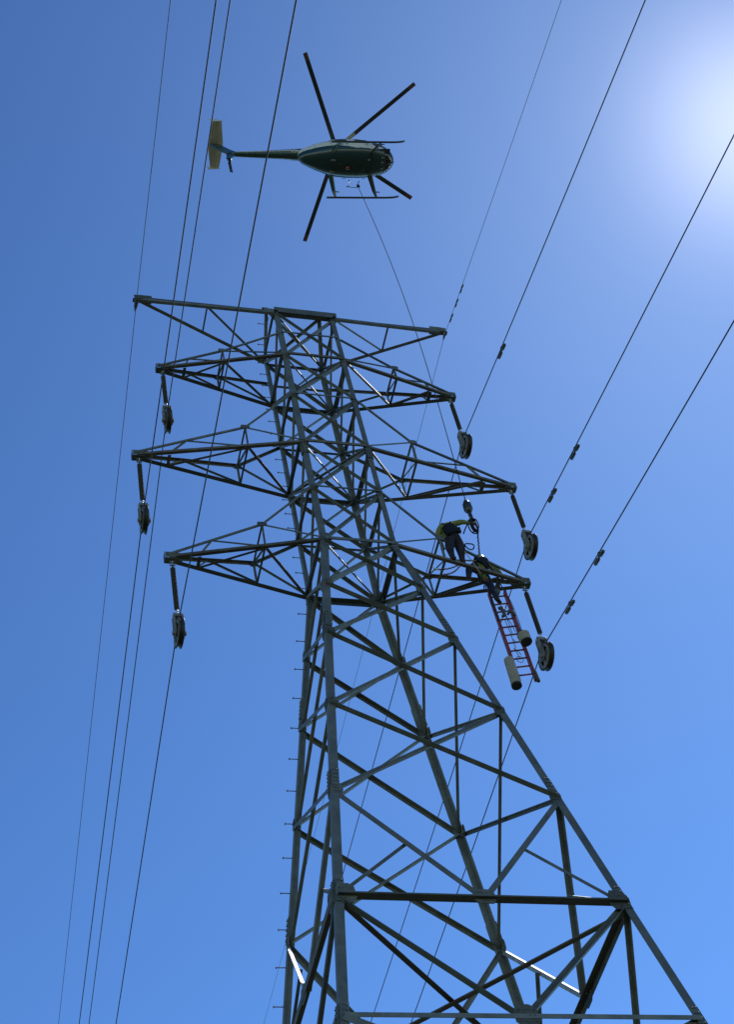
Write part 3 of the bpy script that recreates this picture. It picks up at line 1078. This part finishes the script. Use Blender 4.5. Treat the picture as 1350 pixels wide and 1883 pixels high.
for i, xx in enumerate((-1.78, -1.98, -2.12)):
    wd = (.13, .04, .04)[i]
    for yy in (-1, 1):
        r0_ = [bm.verts.new((xx - b * .006 * 1.0, yy * (boomr(xx) + .02) * math.cos(R(b)), -.85 + (boomr(xx) + .02) * math.sin(R(b)))) for b in range(-40, 61, 12)]
        r1_ = [bm.verts.new((v.co.x - wd, v.co.y * .97, v.co.z)) for v in r0_]
        for k in range(len(r0_) - 1): bm.faces.new((r0_[k], r0_[k + 1], r1_[k + 1], r1_[k]))
finish('white_band', bm, M['white'], bo)
# fin, stabiliser, tail rotor
bm = bmesh.new()
def slab(prof, y0, y1, bm, taper=1):
    prism(bm, prof, (0, y0, 0), (0, y1, 0), V((1, 0, 0)), V((0, 0, 1)))
slab([(-4.08, -.72), (-4.5, -.74), (-4.72, -.45), (-5.05, .30), (-4.68, .30), (-4.35, -.35)], -.035, .035, bm)
slab([(-4.2, -.88), (-4.45, -.86), (-4.66, -1.28), (-4.5, -1.32)], -.03, .03, bm)
finish('tail_fin', bm, M['teal'], heli)
bm = bmesh.new()
XSB = -4.83
pr = [(-.95, .20, -.17), (-.05, .30, -.27), (.05, .30, -.27), (.95, .20, -.14)]
top = []
for y, lx, tx_ in pr:
    top.append([bm.verts.new((XSB + lx + .02, y, .335)), bm.verts.new((XSB + lx * .4, y, .375)), bm.verts.new((XSB + tx_, y, .34)), bm.verts.new((XSB + lx * .4, y, .315))])
for r0, r1 in zip(top, top[1:]):
    for k in range(4): bm.faces.new((r0[k], r0[(k + 1) % 4], r1[(k + 1) % 4], r1[k]))
bm.faces.new(top[0]); bm.faces.new(top[-1][::-1])
finish('stabiliser', bm, M['stab'], heli)
for sy in (-1, 1):
    bm = bmesh.new()
    slab([(XSB + .24, .27), (XSB - .22, .2), (XSB - .26, .5), (XSB + .05, .48)], sy * .955, sy * .975, bm)
    finish('end_plate', bm, M['stab'], heli)
bm = bmesh.new()
lathe(bm, [(0, -.05), (.06, -.05), (.06, .12), (.03, .32), (0, .32)], (-4.42, .12, -.82), (0, 1, 0), n=12)
box(bm, (-4.42, .05, -.80), .2, .12, .16)
gbx = finish('tail_gearbox', bm, M['gear'], heli)
for sg in (-1, 1):
    bm = bmesh.new()
    dz = V((-.02, .30, -.95)).normalized() * sg
    p = V((-4.44, .30, -.80))
    prism(bm, [(-.06, -.012), (.06, -.012), (.06, .012), (-.06, .012)], p + dz * .05, p + dz * .66, perp((1, .25, 0), dz), perp((0, 1, 0), dz))
    finish('tail_rotor_blade', bm, M['gear'], heli)
# landing skids
for sy in (-1, 1):
    bm = bmesh.new()
    y = sy * 1.12
    tube(bm, [(-.85, y, -2.47), (-.2, y, -2.47), (.6, y, -2.47), (1.5, y, -2.46), (1.8, y, -2.43), (2.0, y, -2.36), (2.07, y, -2.30)], .04, n=10)
    finish('skid_tube', bm, M['gear'], heli)
    for xa, xb in ((.95, 1.15), (-.62, -.5)):
        bm = bmesh.new()
        a0 = V((xa, sy * .42, -1.86))
        a1 = V((xa + (xb - xa) * .7, sy * .95, -2.25))
        a2 = V((xb, y, -2.46))
        for p, q, w0, w1 in ((a0, a1, .11, .075), (a1, a2, .075, .04)):
            d = (q - p).normalized()
            s_ = perp((1, 0, 0), d)
            n_ = d.cross(s_)
            r0 = [bm.verts.new(p + s_ * (u * w0) + n_ * (v * .03)) for u, v in ((-1, 0), (-.3, -1), (.5, -1), (1, 0), (.5, 1), (-.3, 1))]
            r1 = [bm.verts.new(q + s_ * (u * w1) + n_ * (v * .025)) for u, v in ((-1, 0), (-.3, -1), (.5, -1), (1, 0), (.5, 1), (-.3, 1))]
            for k in range(6): bm.faces.new((r0[k], r0[(k + 1) % 6], r1[(k + 1) % 6], r1[k]))
            bm.faces.new(r0[::-1]); bm.faces.new(r1)
        tube(bm, [a1 + V((0, 0, -.02)), a1 + V((.22, sy * .02, -.02))], .022, n=8)
        finish('skid_strut', bm, M['teal'] if xa < 0 else M['gear'], heli)
# belly bits
bm = bmesh.new()
for x, y in ((1.42, -.22), (1.42, -.06), (1.42, .12), (1.3, .45), (.85, -.16), (-.55, -.12), (-.55, .25)):
    hh = hull(x, math.asin(max(-1, min(1, y / sec_at(x)[0]))), .012)
    box(bm, hh, .09 if x > 0 else .2, .05, .02)
finish('belly_plates', bm, M['belly_spot'], heli)
bm = bmesh.new()
lathe(bm, [(.07, 0), (.06, -.05), (.03, -.08), (0, -.08)], (.0, .1, -1.96), (0, 0, 1), n=14)
finish('beacon', bm, M['beacon'], heli)
bm = bmesh.new()
tube(bm, [(.62, .1, -1.97), (.62, .1, -2.12), (.56, .1, -2.2)], .012, n=6)
tube(bm, [(-.3, -.1, -1.93), (-.32, -.1, -2.1)], .012, n=6)
finish('belly_antenna', bm, M['gear'], heli)
# side hook frame and hook on the left
bm = bmesh.new()
tube(bm, [(.15, .62, -1.82), (.12, .86, -1.98), (.45, .9, -1.98), (.55, .66, -1.84)], .016, n=6)
tube(bm, [(.02, .86, -1.96), (.12, .86, -1.98)], .02, n=6)
box(bm, (.5, .82, -1.98), .1, .07, .16)
finish('hook_frame', bm, M['gear'], heli)
HOOK_TOP = heli.matrix_world @ V((.5, .86, -2.05))

# ------------------------------------------------------------------ long line, hook, coil, sling
SW = V((3.60, -.6, 2.84))      # top of the weight
bm = bmesh.new()
pts = []
for i in range(33):
    t = i / 32
    p = HOOK_TOP.lerp(SW, t)
    p += V((.35, .0, 0)) * math.sin(math.pi * t) * (1 - .3 * t)
    pts.append(p)
tube(bm, pts, .0135, n=6)
o = finish('long_line', bm, M['rope'])
tag(o, 'long thin rope hanging from the helicopter down to the two workers', 'rope')
e = empty('remote_hook', SW, 'dark teardrop weight and hook on the end of the helicopter line', 'hook')
bm = bmesh.new()
lathe(bm, [(0, .04), (.03, .03), (.075, -.06), (.125, -.2), (.125, -.3), (.13, -.42), (.085, -.52), (.05, -.56), (0, -.56)], (0, 0, 0), (0, 0, 1), n=14)
finish('weight_body', bm, M['gear'], e)
bm = bmesh.new()
box(bm, (0, 0, -.62), .09, .06, .2)
box(bm, (0.02, 0, -.76), .05, .08, .16)
finish('swivel', bm, M['gear'], e)
bm = bmesh.new()
tube(bm, [(.0 + .10 * math.cos(a), 0, -.92 + .11 * math.sin(a)) for a in [R(120 - i * 28) for i in range(11)]], .018, n=6)
finish('hook', bm, M['fitting'], e)
bm = bmesh.new()
rr = random.Random(3)
for k in range(6):
    c = V((3.6 + rr.uniform(-.03, .05), -.62 + rr.uniform(-.05, .05), 1.68 + rr.uniform(-.05, .03)))
    rx, rz = rr.uniform(.10, .17), rr.uniform(.20, .34)
    tw = rr.uniform(-.8, .8)
    tube(bm, [c + V((rx * math.cos(a) * math.cos(tw), rx * math.cos(a) * math.sin(tw), rz * math.sin(a) + .02 * math.sin(3 * a))) for a in [i * math.pi / 9 for i in range(18)]], .017, n=6, closed=True)
tube(bm, [(3.62, -.6, 2.05), (3.52, -.6, 1.9), (3.3, -.62, 1.45), (3.2, -.65, 1.2)], .02, n=6)
o = finish('rope_coil', bm, M['rope'])
tag(o, 'dark coil of rope in the gloved hand of the standing worker', 'rope')
bm = bmesh.new()
p0, p1 = V((3.66, -.6, 1.45)), V((3.755, -.12, 1.03))
pts = []
for i in range(25):
    t = i / 24
    pts.append(p0.lerp(p1, t) + V((.012 * math.sin(t * 40), 0, .012 * math.cos(t * 40))))
tube(bm, pts, .02, n=6)
o = finish('sling', bm, M['rope'])
tag(o, 'short twisted dark sling between the rope coil and the white hard hat', 'sling')

# ------------------------------------------------------------------ people
def figure(joints, bones, tags, mats, parent, name='body', root='pelvis', sub=2):
    """one continuous skinned body; joints {name:(pos,radius)}"""
    names = list(joints)
    me = bpy.data.meshes.new('tmp_skel')
    me.from_pydata([joints[n][0] for n in names], [(names.index(a), names.index(b)) for a, b in bones], [])
    ob = bpy.data.objects.new('tmp_skel', me)
    COL.objects.link(ob)
    md = ob.modifiers.new('skin', 'SKIN')
    md.use_smooth_shade = True
    md.branch_smoothing = 0.7
    if not me.skin_vertices:
        me.attributes.new('skin', 'FLOAT', 'POINT')
    sv = me.skin_vertices[0].data
    for i, n in enumerate(names):
        r = joints[n][1]
        kf_ = 1.0 if (isinstance(r, tuple) and max(r) < .04) or (not isinstance(r, tuple) and r < .036) or n in ('head', 'crown', 'neck1') else 1.3
        r = tuple(q * kf_ for q in r) if isinstance(r, tuple) else r * kf_
        sv[i].radius = r if isinstance(r, tuple) else (r, r)
        sv[i].use_root = (n == root)
    sb = ob.modifiers.new('sub', 'SUBSURF')
    sb.levels = sub
    sb.render_levels = sub
    dg = bpy.context.evaluated_depsgraph_get()
    dg.update()
    ev = ob.evaluated_get(dg)
    nm = bpy.data.meshes.new_from_object(ev)
    bpy.data.objects.remove(ob)
    nm.name = name
    nm.materials.clear()
    keys = list(mats)
    for k in keys: nm.materials.append(M[mats[k]])
    P = {n: V(joints[n][0]) for n in names}
    for p in nm.polygons:
        p.use_smooth = True
        c = V(p.center)
        best = None
        for (a, b), tg in zip(bones, tags):
            ab = P[b] - P[a]
            t = max(0, min(1, (c - P[a]).dot(ab) / max(1e-9, ab.length_squared)))
            dd = (c - (P[a] + ab * t)).length
            if best is None or dd < best[0]: best = (dd, tg)
        p.material_index = keys.index(best[1])
    o = bpy.data.objects.new(name, nm)
    COL.objects.link(o)
    o.parent = parent
    o.location = -parent.location
    return o


def hand(J, Bn, Tg, wrist, d, up_, pre, curl=0.6, tag_='glove'):
    """palm with four fingers and a thumb, curled"""
    d = V(d).normalized()
    u = perp(up_, d)
    s_ = d.cross(u)
    pk = pre + 'palm'
    J[pk] = (tuple(V(J[wrist][0]) + d * .06), (.036, .026))
    Bn.append((wrist, pk)); Tg.append(tag_)
    for i, (off, ln) in enumerate(((-.03, .034), (-.01, .038), (.01, .036), (.03, .029))):
        p = V(J[pk][0]) + s_ * off + d * .03
        last = pk
        dd = d
        for j in range(3):
            nm_ = '%sf%d%d' % (pre, i, j)
            dd = (dd * math.cos(curl * (.5 + .5 * j)) - u * math.sin(curl * (.5 + .5 * j))).normalized()
            p = p + dd * ln * (1 - .15 * j)
            J[nm_] = (tuple(p), .0105 - .001 * j)
            Bn.append((last, nm_)); Tg.append(tag_)
            last = nm_
    p = V(J[pk][0]) - s_ * .035 - d * .02
    last = pk
    for j in range(2):
        p = p + (d * .5 - s_ * .6 - u * .4 * (j + .3)).normalized() * .036
        J['%st%d' % (pre, j)] = (tuple(p), .0125 - .001 * j)
        Bn.append((last, '%st%d' % (pre, j))); Tg.append(tag_)
        last = '%st%d' % (pre, j)


def person(loc, label, J, heads, leg_mat, harness=True):
    """J: joint dict in world coordinates"""
    e = empty('person', loc, label, 'person')
    Bn = [('pelvis', 'waist'), ('waist', 'chest'), ('chest', 'neck0'), ('neck0', 'neck1'), ('neck1', 'head'), ('head', 'crown')]
    Tg = ['leg', 'shirt', 'shirt', 'shirt', 'skin', 'skin']
    # face: nose, chin, ears
    fd = V(heads['face']).normalized()
    hd = V(J['head'][0])
    upd = (V(J['crown'][0]) - hd).normalized()
    sd_ = fd.cross(upd)
    J['nose'] = (tuple(hd + fd * .108 - upd * .01), .014)
    J['chin'] = (tuple(hd + fd * .07 - upd * .085), .03)
    J['ear_l'] = (tuple(hd + sd_ * .088), .016)
    J['ear_r'] = (tuple(hd - sd_ * .088), .016)
    for k in ('nose', 'chin', 'ear_l', 'ear_r'):
        Bn.append(('head', k)); Tg.append('skin')
    for sd2 in 'lr':
        Bn += [('chest', 'sh_' + sd2), ('sh_' + sd2, 'el_' + sd2), ('el_' + sd2, 'wr_' + sd2)]
        Tg += ['shirt', 'shirt', 'shirt']
        Bn += [('pelvis', 'hip_' + sd2), ('hip_' + sd2, 'kn_' + sd2), ('kn_' + sd2, 'an_' + sd2), ('an_' + sd2, 'toe_' + sd2), ('an_' + sd2, 'heel_' + sd2)]
        Tg += ['leg', 'leg', 'leg', 'boot', 'boot']
        dd = V(J['wr_' + sd2][0]) - V(J['el_' + sd2][0])
        hand(J, Bn, Tg, 'wr_' + sd2, heads.get('hand_' + sd2, dd), heads.get('up_' + sd2, (0, 0, 1)), 'h' + sd2, heads.get('curl_' + sd2, .7))
    figure(J, Bn, Tg, {'shirt': 'shirt', 'leg': leg_mat, 'skin': 'skin', 'boot': 'boot', 'glove': 'glove'}, e)
    # hard hat
    bm = bmesh.new()
    lathe(bm, [(.15, -.005), (.128, .0), (.125, .04), (.11, .085), (.075, .12), (.03, .135), (0, .138)], hd + upd * .03, upd, n=20)
    lathe(bm, [(.128, -.012), (.15, -.012), (.15, -.005)], hd + upd * .03, upd, n=20)
    box(bm, hd + upd * .03 + fd * .15, .09, .09, .012, rot=Matrix((sd_, fd, upd)).transposed())
    o = finish('hard_hat', bm, M['hat'], e); o.location = -e.location
    # harness: belt, thigh loops, shoulder straps, D ring
    pv, wa, chs = V(J['pelvis'][0]), V(J['waist'][0]), V(J['chest'][0])
    ax = (chs - pv).normalized()
    lat = perp(V(J['hip_r'][0]) - V(J['hip_l'][0]), ax)
    fwd = ax.cross(lat)
    bm = bmesh.new()
    cb = pv.lerp(wa, .72)
    rw = heads.get('belt', (.185, .145))
    tube(bm, [cb + lat * rw[0] * math.cos(a) + fwd * rw[1] * math.sin(a) for a in [i * math.pi / 10 for i in range(20)]], .026, n=6, closed=True)
    o = finish('harness_belt', bm, M['harness'], e); o.location = -e.location
    # padded back support on the belt, worn over the shirt
    bm = bmesh.new()
    bk = fwd if fwd.dot(V((-.25, -.57, -.78))) > 0 else -fwd
    ring = []
    for i in range(7):
        hh = -.14 + .36 * i / 6
        wv = rw[0] * (1.3 - .6 * abs(i / 6 - .4))
        ring.append([bm.verts.new(cb + ax * hh + lat * wv * math.sin(a) * 1.1 + bk * ((rw[1] + .05) * math.cos(a) + .01)) for a in [R(-78 + 13 * q_) for q_ in range(13)]])
    for r0, r1 in zip(ring, ring[1:]):
        for q_ in range(12): bm.faces.new((r0[q_], r0[q_ + 1], r1[q_ + 1], r1[q_])).smooth = True
    o = finish('harness_back_pad', bm, M['harness'], e); o.location = -e.location
    sm = o.modifiers.new('thick', 'SOLIDIFY'); sm.thickness = .02
    for sd2 in 'lr':
        hp, kn = V(J['hip_' + sd2][0]), V(J['kn_' + sd2][0])
        dl = (kn - hp).normalized()
        c = hp + dl * .1
        a1 = perp(lat, dl); b1 = dl.cross(a1)
        bm = bmesh.new()
        tube(bm, [c + a1 * .108 * math.cos(a) + b1 * .108 * math.sin(a) for a in [i * math.pi / 8 for i in range(16)]], .018, n=6, closed=True)
        sh = V(J['sh_' + sd2][0]).lerp(chs, .35)
        back = heads.get('back', 1)
        o = finish('harness_leg_loop', bm, M['harness'], e); o.location = -e.location
        bm = bmesh.new()
        lx = lat * (.08 if sd2 == 'r' else -.08)
        half = [[cb + lx + fwd * f2 * (rw[1] + .01), wa.lerp(chs, .5) + lx + fwd * f2 * .165, sh + fwd * f2 * .12 + ax * .05] for f2 in (-1, 1)]
        tube(bm, half[0] + [sh + ax * .115] + half[1][::-1], .014, n=6)
        o = finish('harness_strap', bm, M['harness'], e); o.location = -e.location
    for a in (-2.4, -.8, .9):
        bm = bmesh.new()
        q = cb + lat * (rw[0] + .05) * math.cos(a) + fwd * (rw[1] + .05) * math.sin(a)
        box(bm, q - ax * .07, .1, .08, .2, rot=Matrix.Rotation(a, 3, 'Z'))
        bmesh.ops.bevel(bm, geom=list(bm.edges), offset=.015, segments=2, affect='EDGES')
        o = finish('tool_pouch', bm, M['harness'], e); o.location = -e.location
    return e


# P1: stands on the near lower chord of the lowest right arm, back to the camera, right arm out to the hook
J1 = {
    'pelvis': ((2.90, -.60, .98), (.20, .18)), 'waist': ((2.83, -.66, 1.26), (.185, .15)), 'chest': ((2.74, -.64, 1.40), (.185, .135)),
    'neck0': ((2.70, -.56, 1.56), .085), 'neck1': ((2.70, -.46, 1.60), .06), 'head': ((2.70, -.34, 1.62), (.085, .095)), 'crown': ((2.70, -.25, 1.66), (.08, .085)),
    'sh_r': ((2.95, -.70, 1.52), .085), 'el_r': ((3.22, -.76, 1.60), .058), 'wr_r': ((3.45, -.68, 1.66), .04),
    'sh_l': ((2.56, -.66, 1.40), .085), 'el_l': ((2.47, -.56, 1.13), .062), 'wr_l': ((2.60, -.40, .93), .042),
    'hip_r': ((3.02, -.56, .90), .135), 'kn_r': ((3.01, -.58, .50), .10), 'an_r': ((2.97, -.52, .15), .055), 'toe_r': ((3.10, -.36, .08), .045), 'heel_r': ((2.95, -.56, .08), .045),
    'hip_l': ((2.77, -.56, .88), .135), 'kn_l': ((2.66, -.66, .50), .10), 'an_l': ((2.70, -.58, .12), .055), 'toe_l': ((2.70, -.72, -.02), .05), 'heel_l': ((2.70, -.54, .03), .045)}
person((2.85, -.5, .05), 'person in yellow-green shirt and dark trousers standing bent over, reaching right to the hook', J1,
       {'face': (0.1, .6, -.8), 'hand_r': (.9, .1, .15), 'curl_r': .9, 'belt': (.19, .15)}, 'trouser')
# P2: astride the outer part of the same arm, bending over the ladder
J2 = {
    'pelvis': ((3.55, -.18, .26), (.20, .18)), 'waist': ((3.62, -.20, .44), (.23, .19)), 'chest': ((3.78, -.14, .58), (.24, .18)),
    'neck0': ((3.77, -.10, .70), .085), 'neck1': ((3.77, -.09, .76), .06), 'head': ((3.77, -.06, .84), (.085, .095)), 'crown': ((3.745, -.08, .92), (.08, .08)),
    'sh_r': ((3.97, -.05, .68), .085), 'el_r': ((4.22, .0, .46), .06), 'wr_r': ((4.27, .0, .20), .042),
    'sh_l': ((3.60, -.26, .66), .085), 'el_l': ((3.62, -.30, .26), .06), 'wr_l': ((3.63, -.2, -.10), .042),
    'hip_r': ((3.68, -.12, .16), .12), 'kn_r': ((3.84, -.02, -.22), .085), 'an_r': ((3.92, .02, -.72), .06), 'toe_r': ((4.04, .10, -.82), .045), 'heel_r': ((3.90, 0, -.82), .045),
    'hip_l': ((3.42, -.24, .24), .125), 'kn_l': ((3.22, -.34, .12), .09), 'an_l': ((3.10, -.34, -.36), .065), 'toe_l': ((3.06, -.46, -.48), .055), 'heel_l': ((3.10, -.30, -.46), .05)}
person((3.6, -.2, .1), 'person in white hard hat and yellow-green shirt crouched over the top of the red ladder', J2,
       {'face': (.4, .85, -.2), 'curl_r': .9, 'curl_l': .8, 'belt': (.19, .16)}, 'denim')

# lanyards and ropes round the workers
bm = bmesh.new()
def twisted(bm, p0, p1, sag, rad, amp=.012, n=30):
    pts = []
    for i in range(n + 1):
        t = i / n
        pts.append(V(p0).lerp(V(p1), t) + V((0, 0, -sag * math.sin(math.pi * t))) + V((0, amp * math.sin(t * 50), amp * math.cos(t * 50))))
    tube(bm, pts, rad, n=6)
twisted(bm, (2.12, -.55, -.35), (2.97, -.5, .08), .10, .019)
twisted(bm, (2.35, -.45, -.42), (2.97, -.5, .08), .14, .019)
o = finish('lanyard', bm, M['rope_red'])
tag(o, 'red-brown twisted lanyard sagging below the boots of the standing worker', 'lanyard')
bm = bmesh.new()
tube(bm, [(3.12, -.62, .86), (3.10, -.62, .75), (3.14, -.62, .66)], .022, n=6)
c = V((3.28, -.62, .70))
tube(bm, [c + V((.13 * math.cos(a), 0, .13 * math.sin(a) + .03 * math.cos(2 * a))) for a in [i * math.pi / 8 for i in range(16)]], .018, n=6, closed=True)
o = finish('rope_loop', bm, M['rope'])
tag(o, 'small dark rope loop hanging at the hip of the standing worker', 'rope')
bm = bmesh.new()
tube(bm, [(3.12, -.62, .8), (3.10, -.6, .4), (3.25, -.55, .12), (3.36, -.5, -.15), (3.42, -.48, -.32)], .013, n=6)
o = finish('tie_rope', bm, M['rope_tan'])
tag(o, 'thin tan rope running down between the two workers', 'rope')
bm = bmesh.new()
box(bm, (2.14, -.55, -.33), .13, .035, .045, rot=Matrix.Rotation(.5, 3, 'Y'))
box(bm, (2.07, -.55, -.26), .035, .03, .035)
bmesh.ops.bevel(bm, geom=list(bm.edges), offset=.008, segments=2, affect='EDGES')
o = finish('tool_bag', bm, M['hat'])
tag(o, 'tiny white bag at the end of the red-brown lanyard', 'bag')

# ------------------------------------------------------------------ ladder with bag and bucket
LX, LY, LZ = 3.80, .14, -.36      # left rail top
rung = V((.42, -.10, 0))
down = V((.06, .0, -3.52))
lad = empty('ladder', (LX, LY, LZ), 'red hook ladder hanging below the outer end of the lowest right crossarm', 'ladder')
for s_ in (0, 1):
    bm = bmesh.new()
    b0 = rung * s_
    ext = .12 if s_ else 0
    prism(bm, [(-.036, -.06), (.036, -.06), (.036, .06), (-.036, .06)], b0, b0 + down, rung.normalized(), V((.2, .97, 0)).normalized())
    rl = finish('rail', bm, M['ladder'], lad)
    bm = bmesh.new()
    tube(bm, [b0 + V((0, 0, -.05)), b0 + V((-.03, .0, .25)), b0 + V((-.03, .05, .44)), b0 + V((0, .16, .46)), b0 + V((.0, .2, .36))], .016, n=6)
    finish('top_hook', bm, M['gear'], rl)
NR = 11
for i in range(NR):
    bm = bmesh.new()
    t = (.16 + i * .312) / 3.52
    p = down * t
    tube(bm, [p, p + rung], .023, n=8)
    finish('rung', bm, M['ladder'], lad)
bm = bmesh.new()
tube(bm, [down * .93 + rung * 1.03 + V((0, -.05, 0)), down * 1.03 + rung * 1.06 + V((0, -.05, 0))], .05, n=8)
tube(bm, [down * .62 + rung * 1.06, down * .9 + rung * 1.04], .035, n=8)
finish('rail_guard', bm, M['steel_brown'], lad)
# ropes strung along the ladder
bm = bmesh.new()
rr = random.Random(9)
o0 = V((LX, LY, LZ))
def lp(u, z_, yy=-.06): return o0 + down * (z_ / 3.52) + rung * u + V((0, yy, 0))
for u in (-.03, -.06):
    tube(bm, [lp(u + rr.uniform(-.04, .04), .1 + i * .16) for i in range(8)], .022, n=6)
tube(bm, [lp(1.05, .25), lp(1.14, .7), lp(1.16, 1.3), lp(1.12, 1.9), lp(1.08, 2.1)], .008, n=6)
tube(bm, [lp(1.02, .25), lp(1.08, .7), lp(1.09, 1.3), lp(1.07, 2.1)], .010, n=6)
for u0, u1, z0, z1 in ((.45, .5, .7, 1.75), (.5, .72, 1.0, 1.7), (.35, .4, 1.2, 2.3), (.3, .42, 2.3, 2.75), (.3, .6, 2.3, 2.6)):
    tube(bm, [lp(u0, z0), lp((u0 + u1) / 2 + .03, (z0 + z1) / 2), lp(u1, z1)], .009, n=6)
c = lp(.66, 2.0)
tube(bm, [c + V((.1 * math.cos(a), 0, .1 * math.sin(a))) for a in [math.pi + i * math.pi / 8 for i in range(9)]], .009, n=6)
c = lp(.42, 2.75)
tube(bm, [c + V((.09 * math.cos(a), 0, .12 * math.sin(a))) for a in [i * math.pi / 8 for i in range(16)]], .008, n=6, closed=True)
o = finish('hand_line', bm, M['rope'])
tag(o, 'tangle of thin dark hand lines tied along the red ladder', 'rope')
# hardware bunches on the upper rungs
bm = bmesh.new()
lathe(bm, [(0, .1), (.1, .06), (.12, -.04), (.07, -.14), (0, -.16)], lp(.35, .05, -.1), (0, 0, 1), n=12)
tube(bm, [lp(.35, .2, -.1), lp(.33, .42, -.1)], .04, n=6)
o = finish('pulley_block', bm, M['damper'])
tag(o, 'round dark pulley block hanging at the top rung of the ladder', 'pulley')
bm = bmesh.new()
tube(bm, [lp(.18, .75, -.09), lp(.3, .72, -.1), lp(.4, .85, -.1), lp(.38, 1.05, -.1), lp(.2, 1.08, -.1)], [.05, .06, .055, .05, .04], n=8)
tube(bm, [lp(.6, 1.02, -.09), lp(.75, .9, -.1), lp(.95, .95, -.1), lp(1.0, 1.1, -.1)], [.03, .05, .05, .03], n=8)
o = finish('tool_bundle', bm, M['damper'])
tag(o, 'bundle of grey rigging tools tied to the third ladder rung', 'tools')
# tube bag
TB = V((3.50, -.35, -3.62))
e = empty('tube_bag', TB, 'long beige canvas tube bag hanging at the lower left of the ladder', 'tool bag')
bm = bmesh.new()
lathe(bm, [(.112, -1.02), (.13, -1.0), (.13, 0), (.12, .02), (.0, .02)], (0, 0, 0), (.03, .04, 1), n=22)
finish('bag_body', bm, M['canvas'], e)
bm = bmesh.new()
lathe(bm, [(0, -1.0), (.10, -1.0), (.115, -1.025), (.136, -1.025), (.136, -.97), (.131, -.97)], (0, 0, 0), (.03, .04, 1), n=22)
finish('bag_base', bm, M['dark'], e)
bm = bmesh.new()
tube(bm, [(.1, 0, 0), (.2, .3, .2), (.3, .45, .25)], .012, n=6)
finish('bag_strap', bm, M['rope'], e)
# bucket
BK = V((4.12, -.36, -2.62))
e = empty('canvas_bucket', BK, 'round beige canvas bucket with dark base hung on the ladder rail', 'bucket')
bm = bmesh.new()
lathe(bm, [(.145, -.27), (.152, -.26), (.165, 0), (.17, .02), (.16, .02), (.145, -.23)], (0, 0, 0), (-.1, 0, 1), n=24)
finish('bucket_wall', bm, M['canvas'], e)
bm = bmesh.new()
lathe(bm, [(0, -.262), (.135, -.262), (.154, -.275), (.156, -.235), (.152, -.235)], (0, 0, 0), (-.1, 0, 1), n=24)
finish('bucket_base', bm, M['dark'], e)
bm = bmesh.new()
tube(bm, [(-.17, 0, 0), (-.1, .05, .25), (0, .1, .36), (.1, .05, .25), (.17, 0, 0)], .010, n=6)
finish('bucket_handle', bm, M['rope'], e)
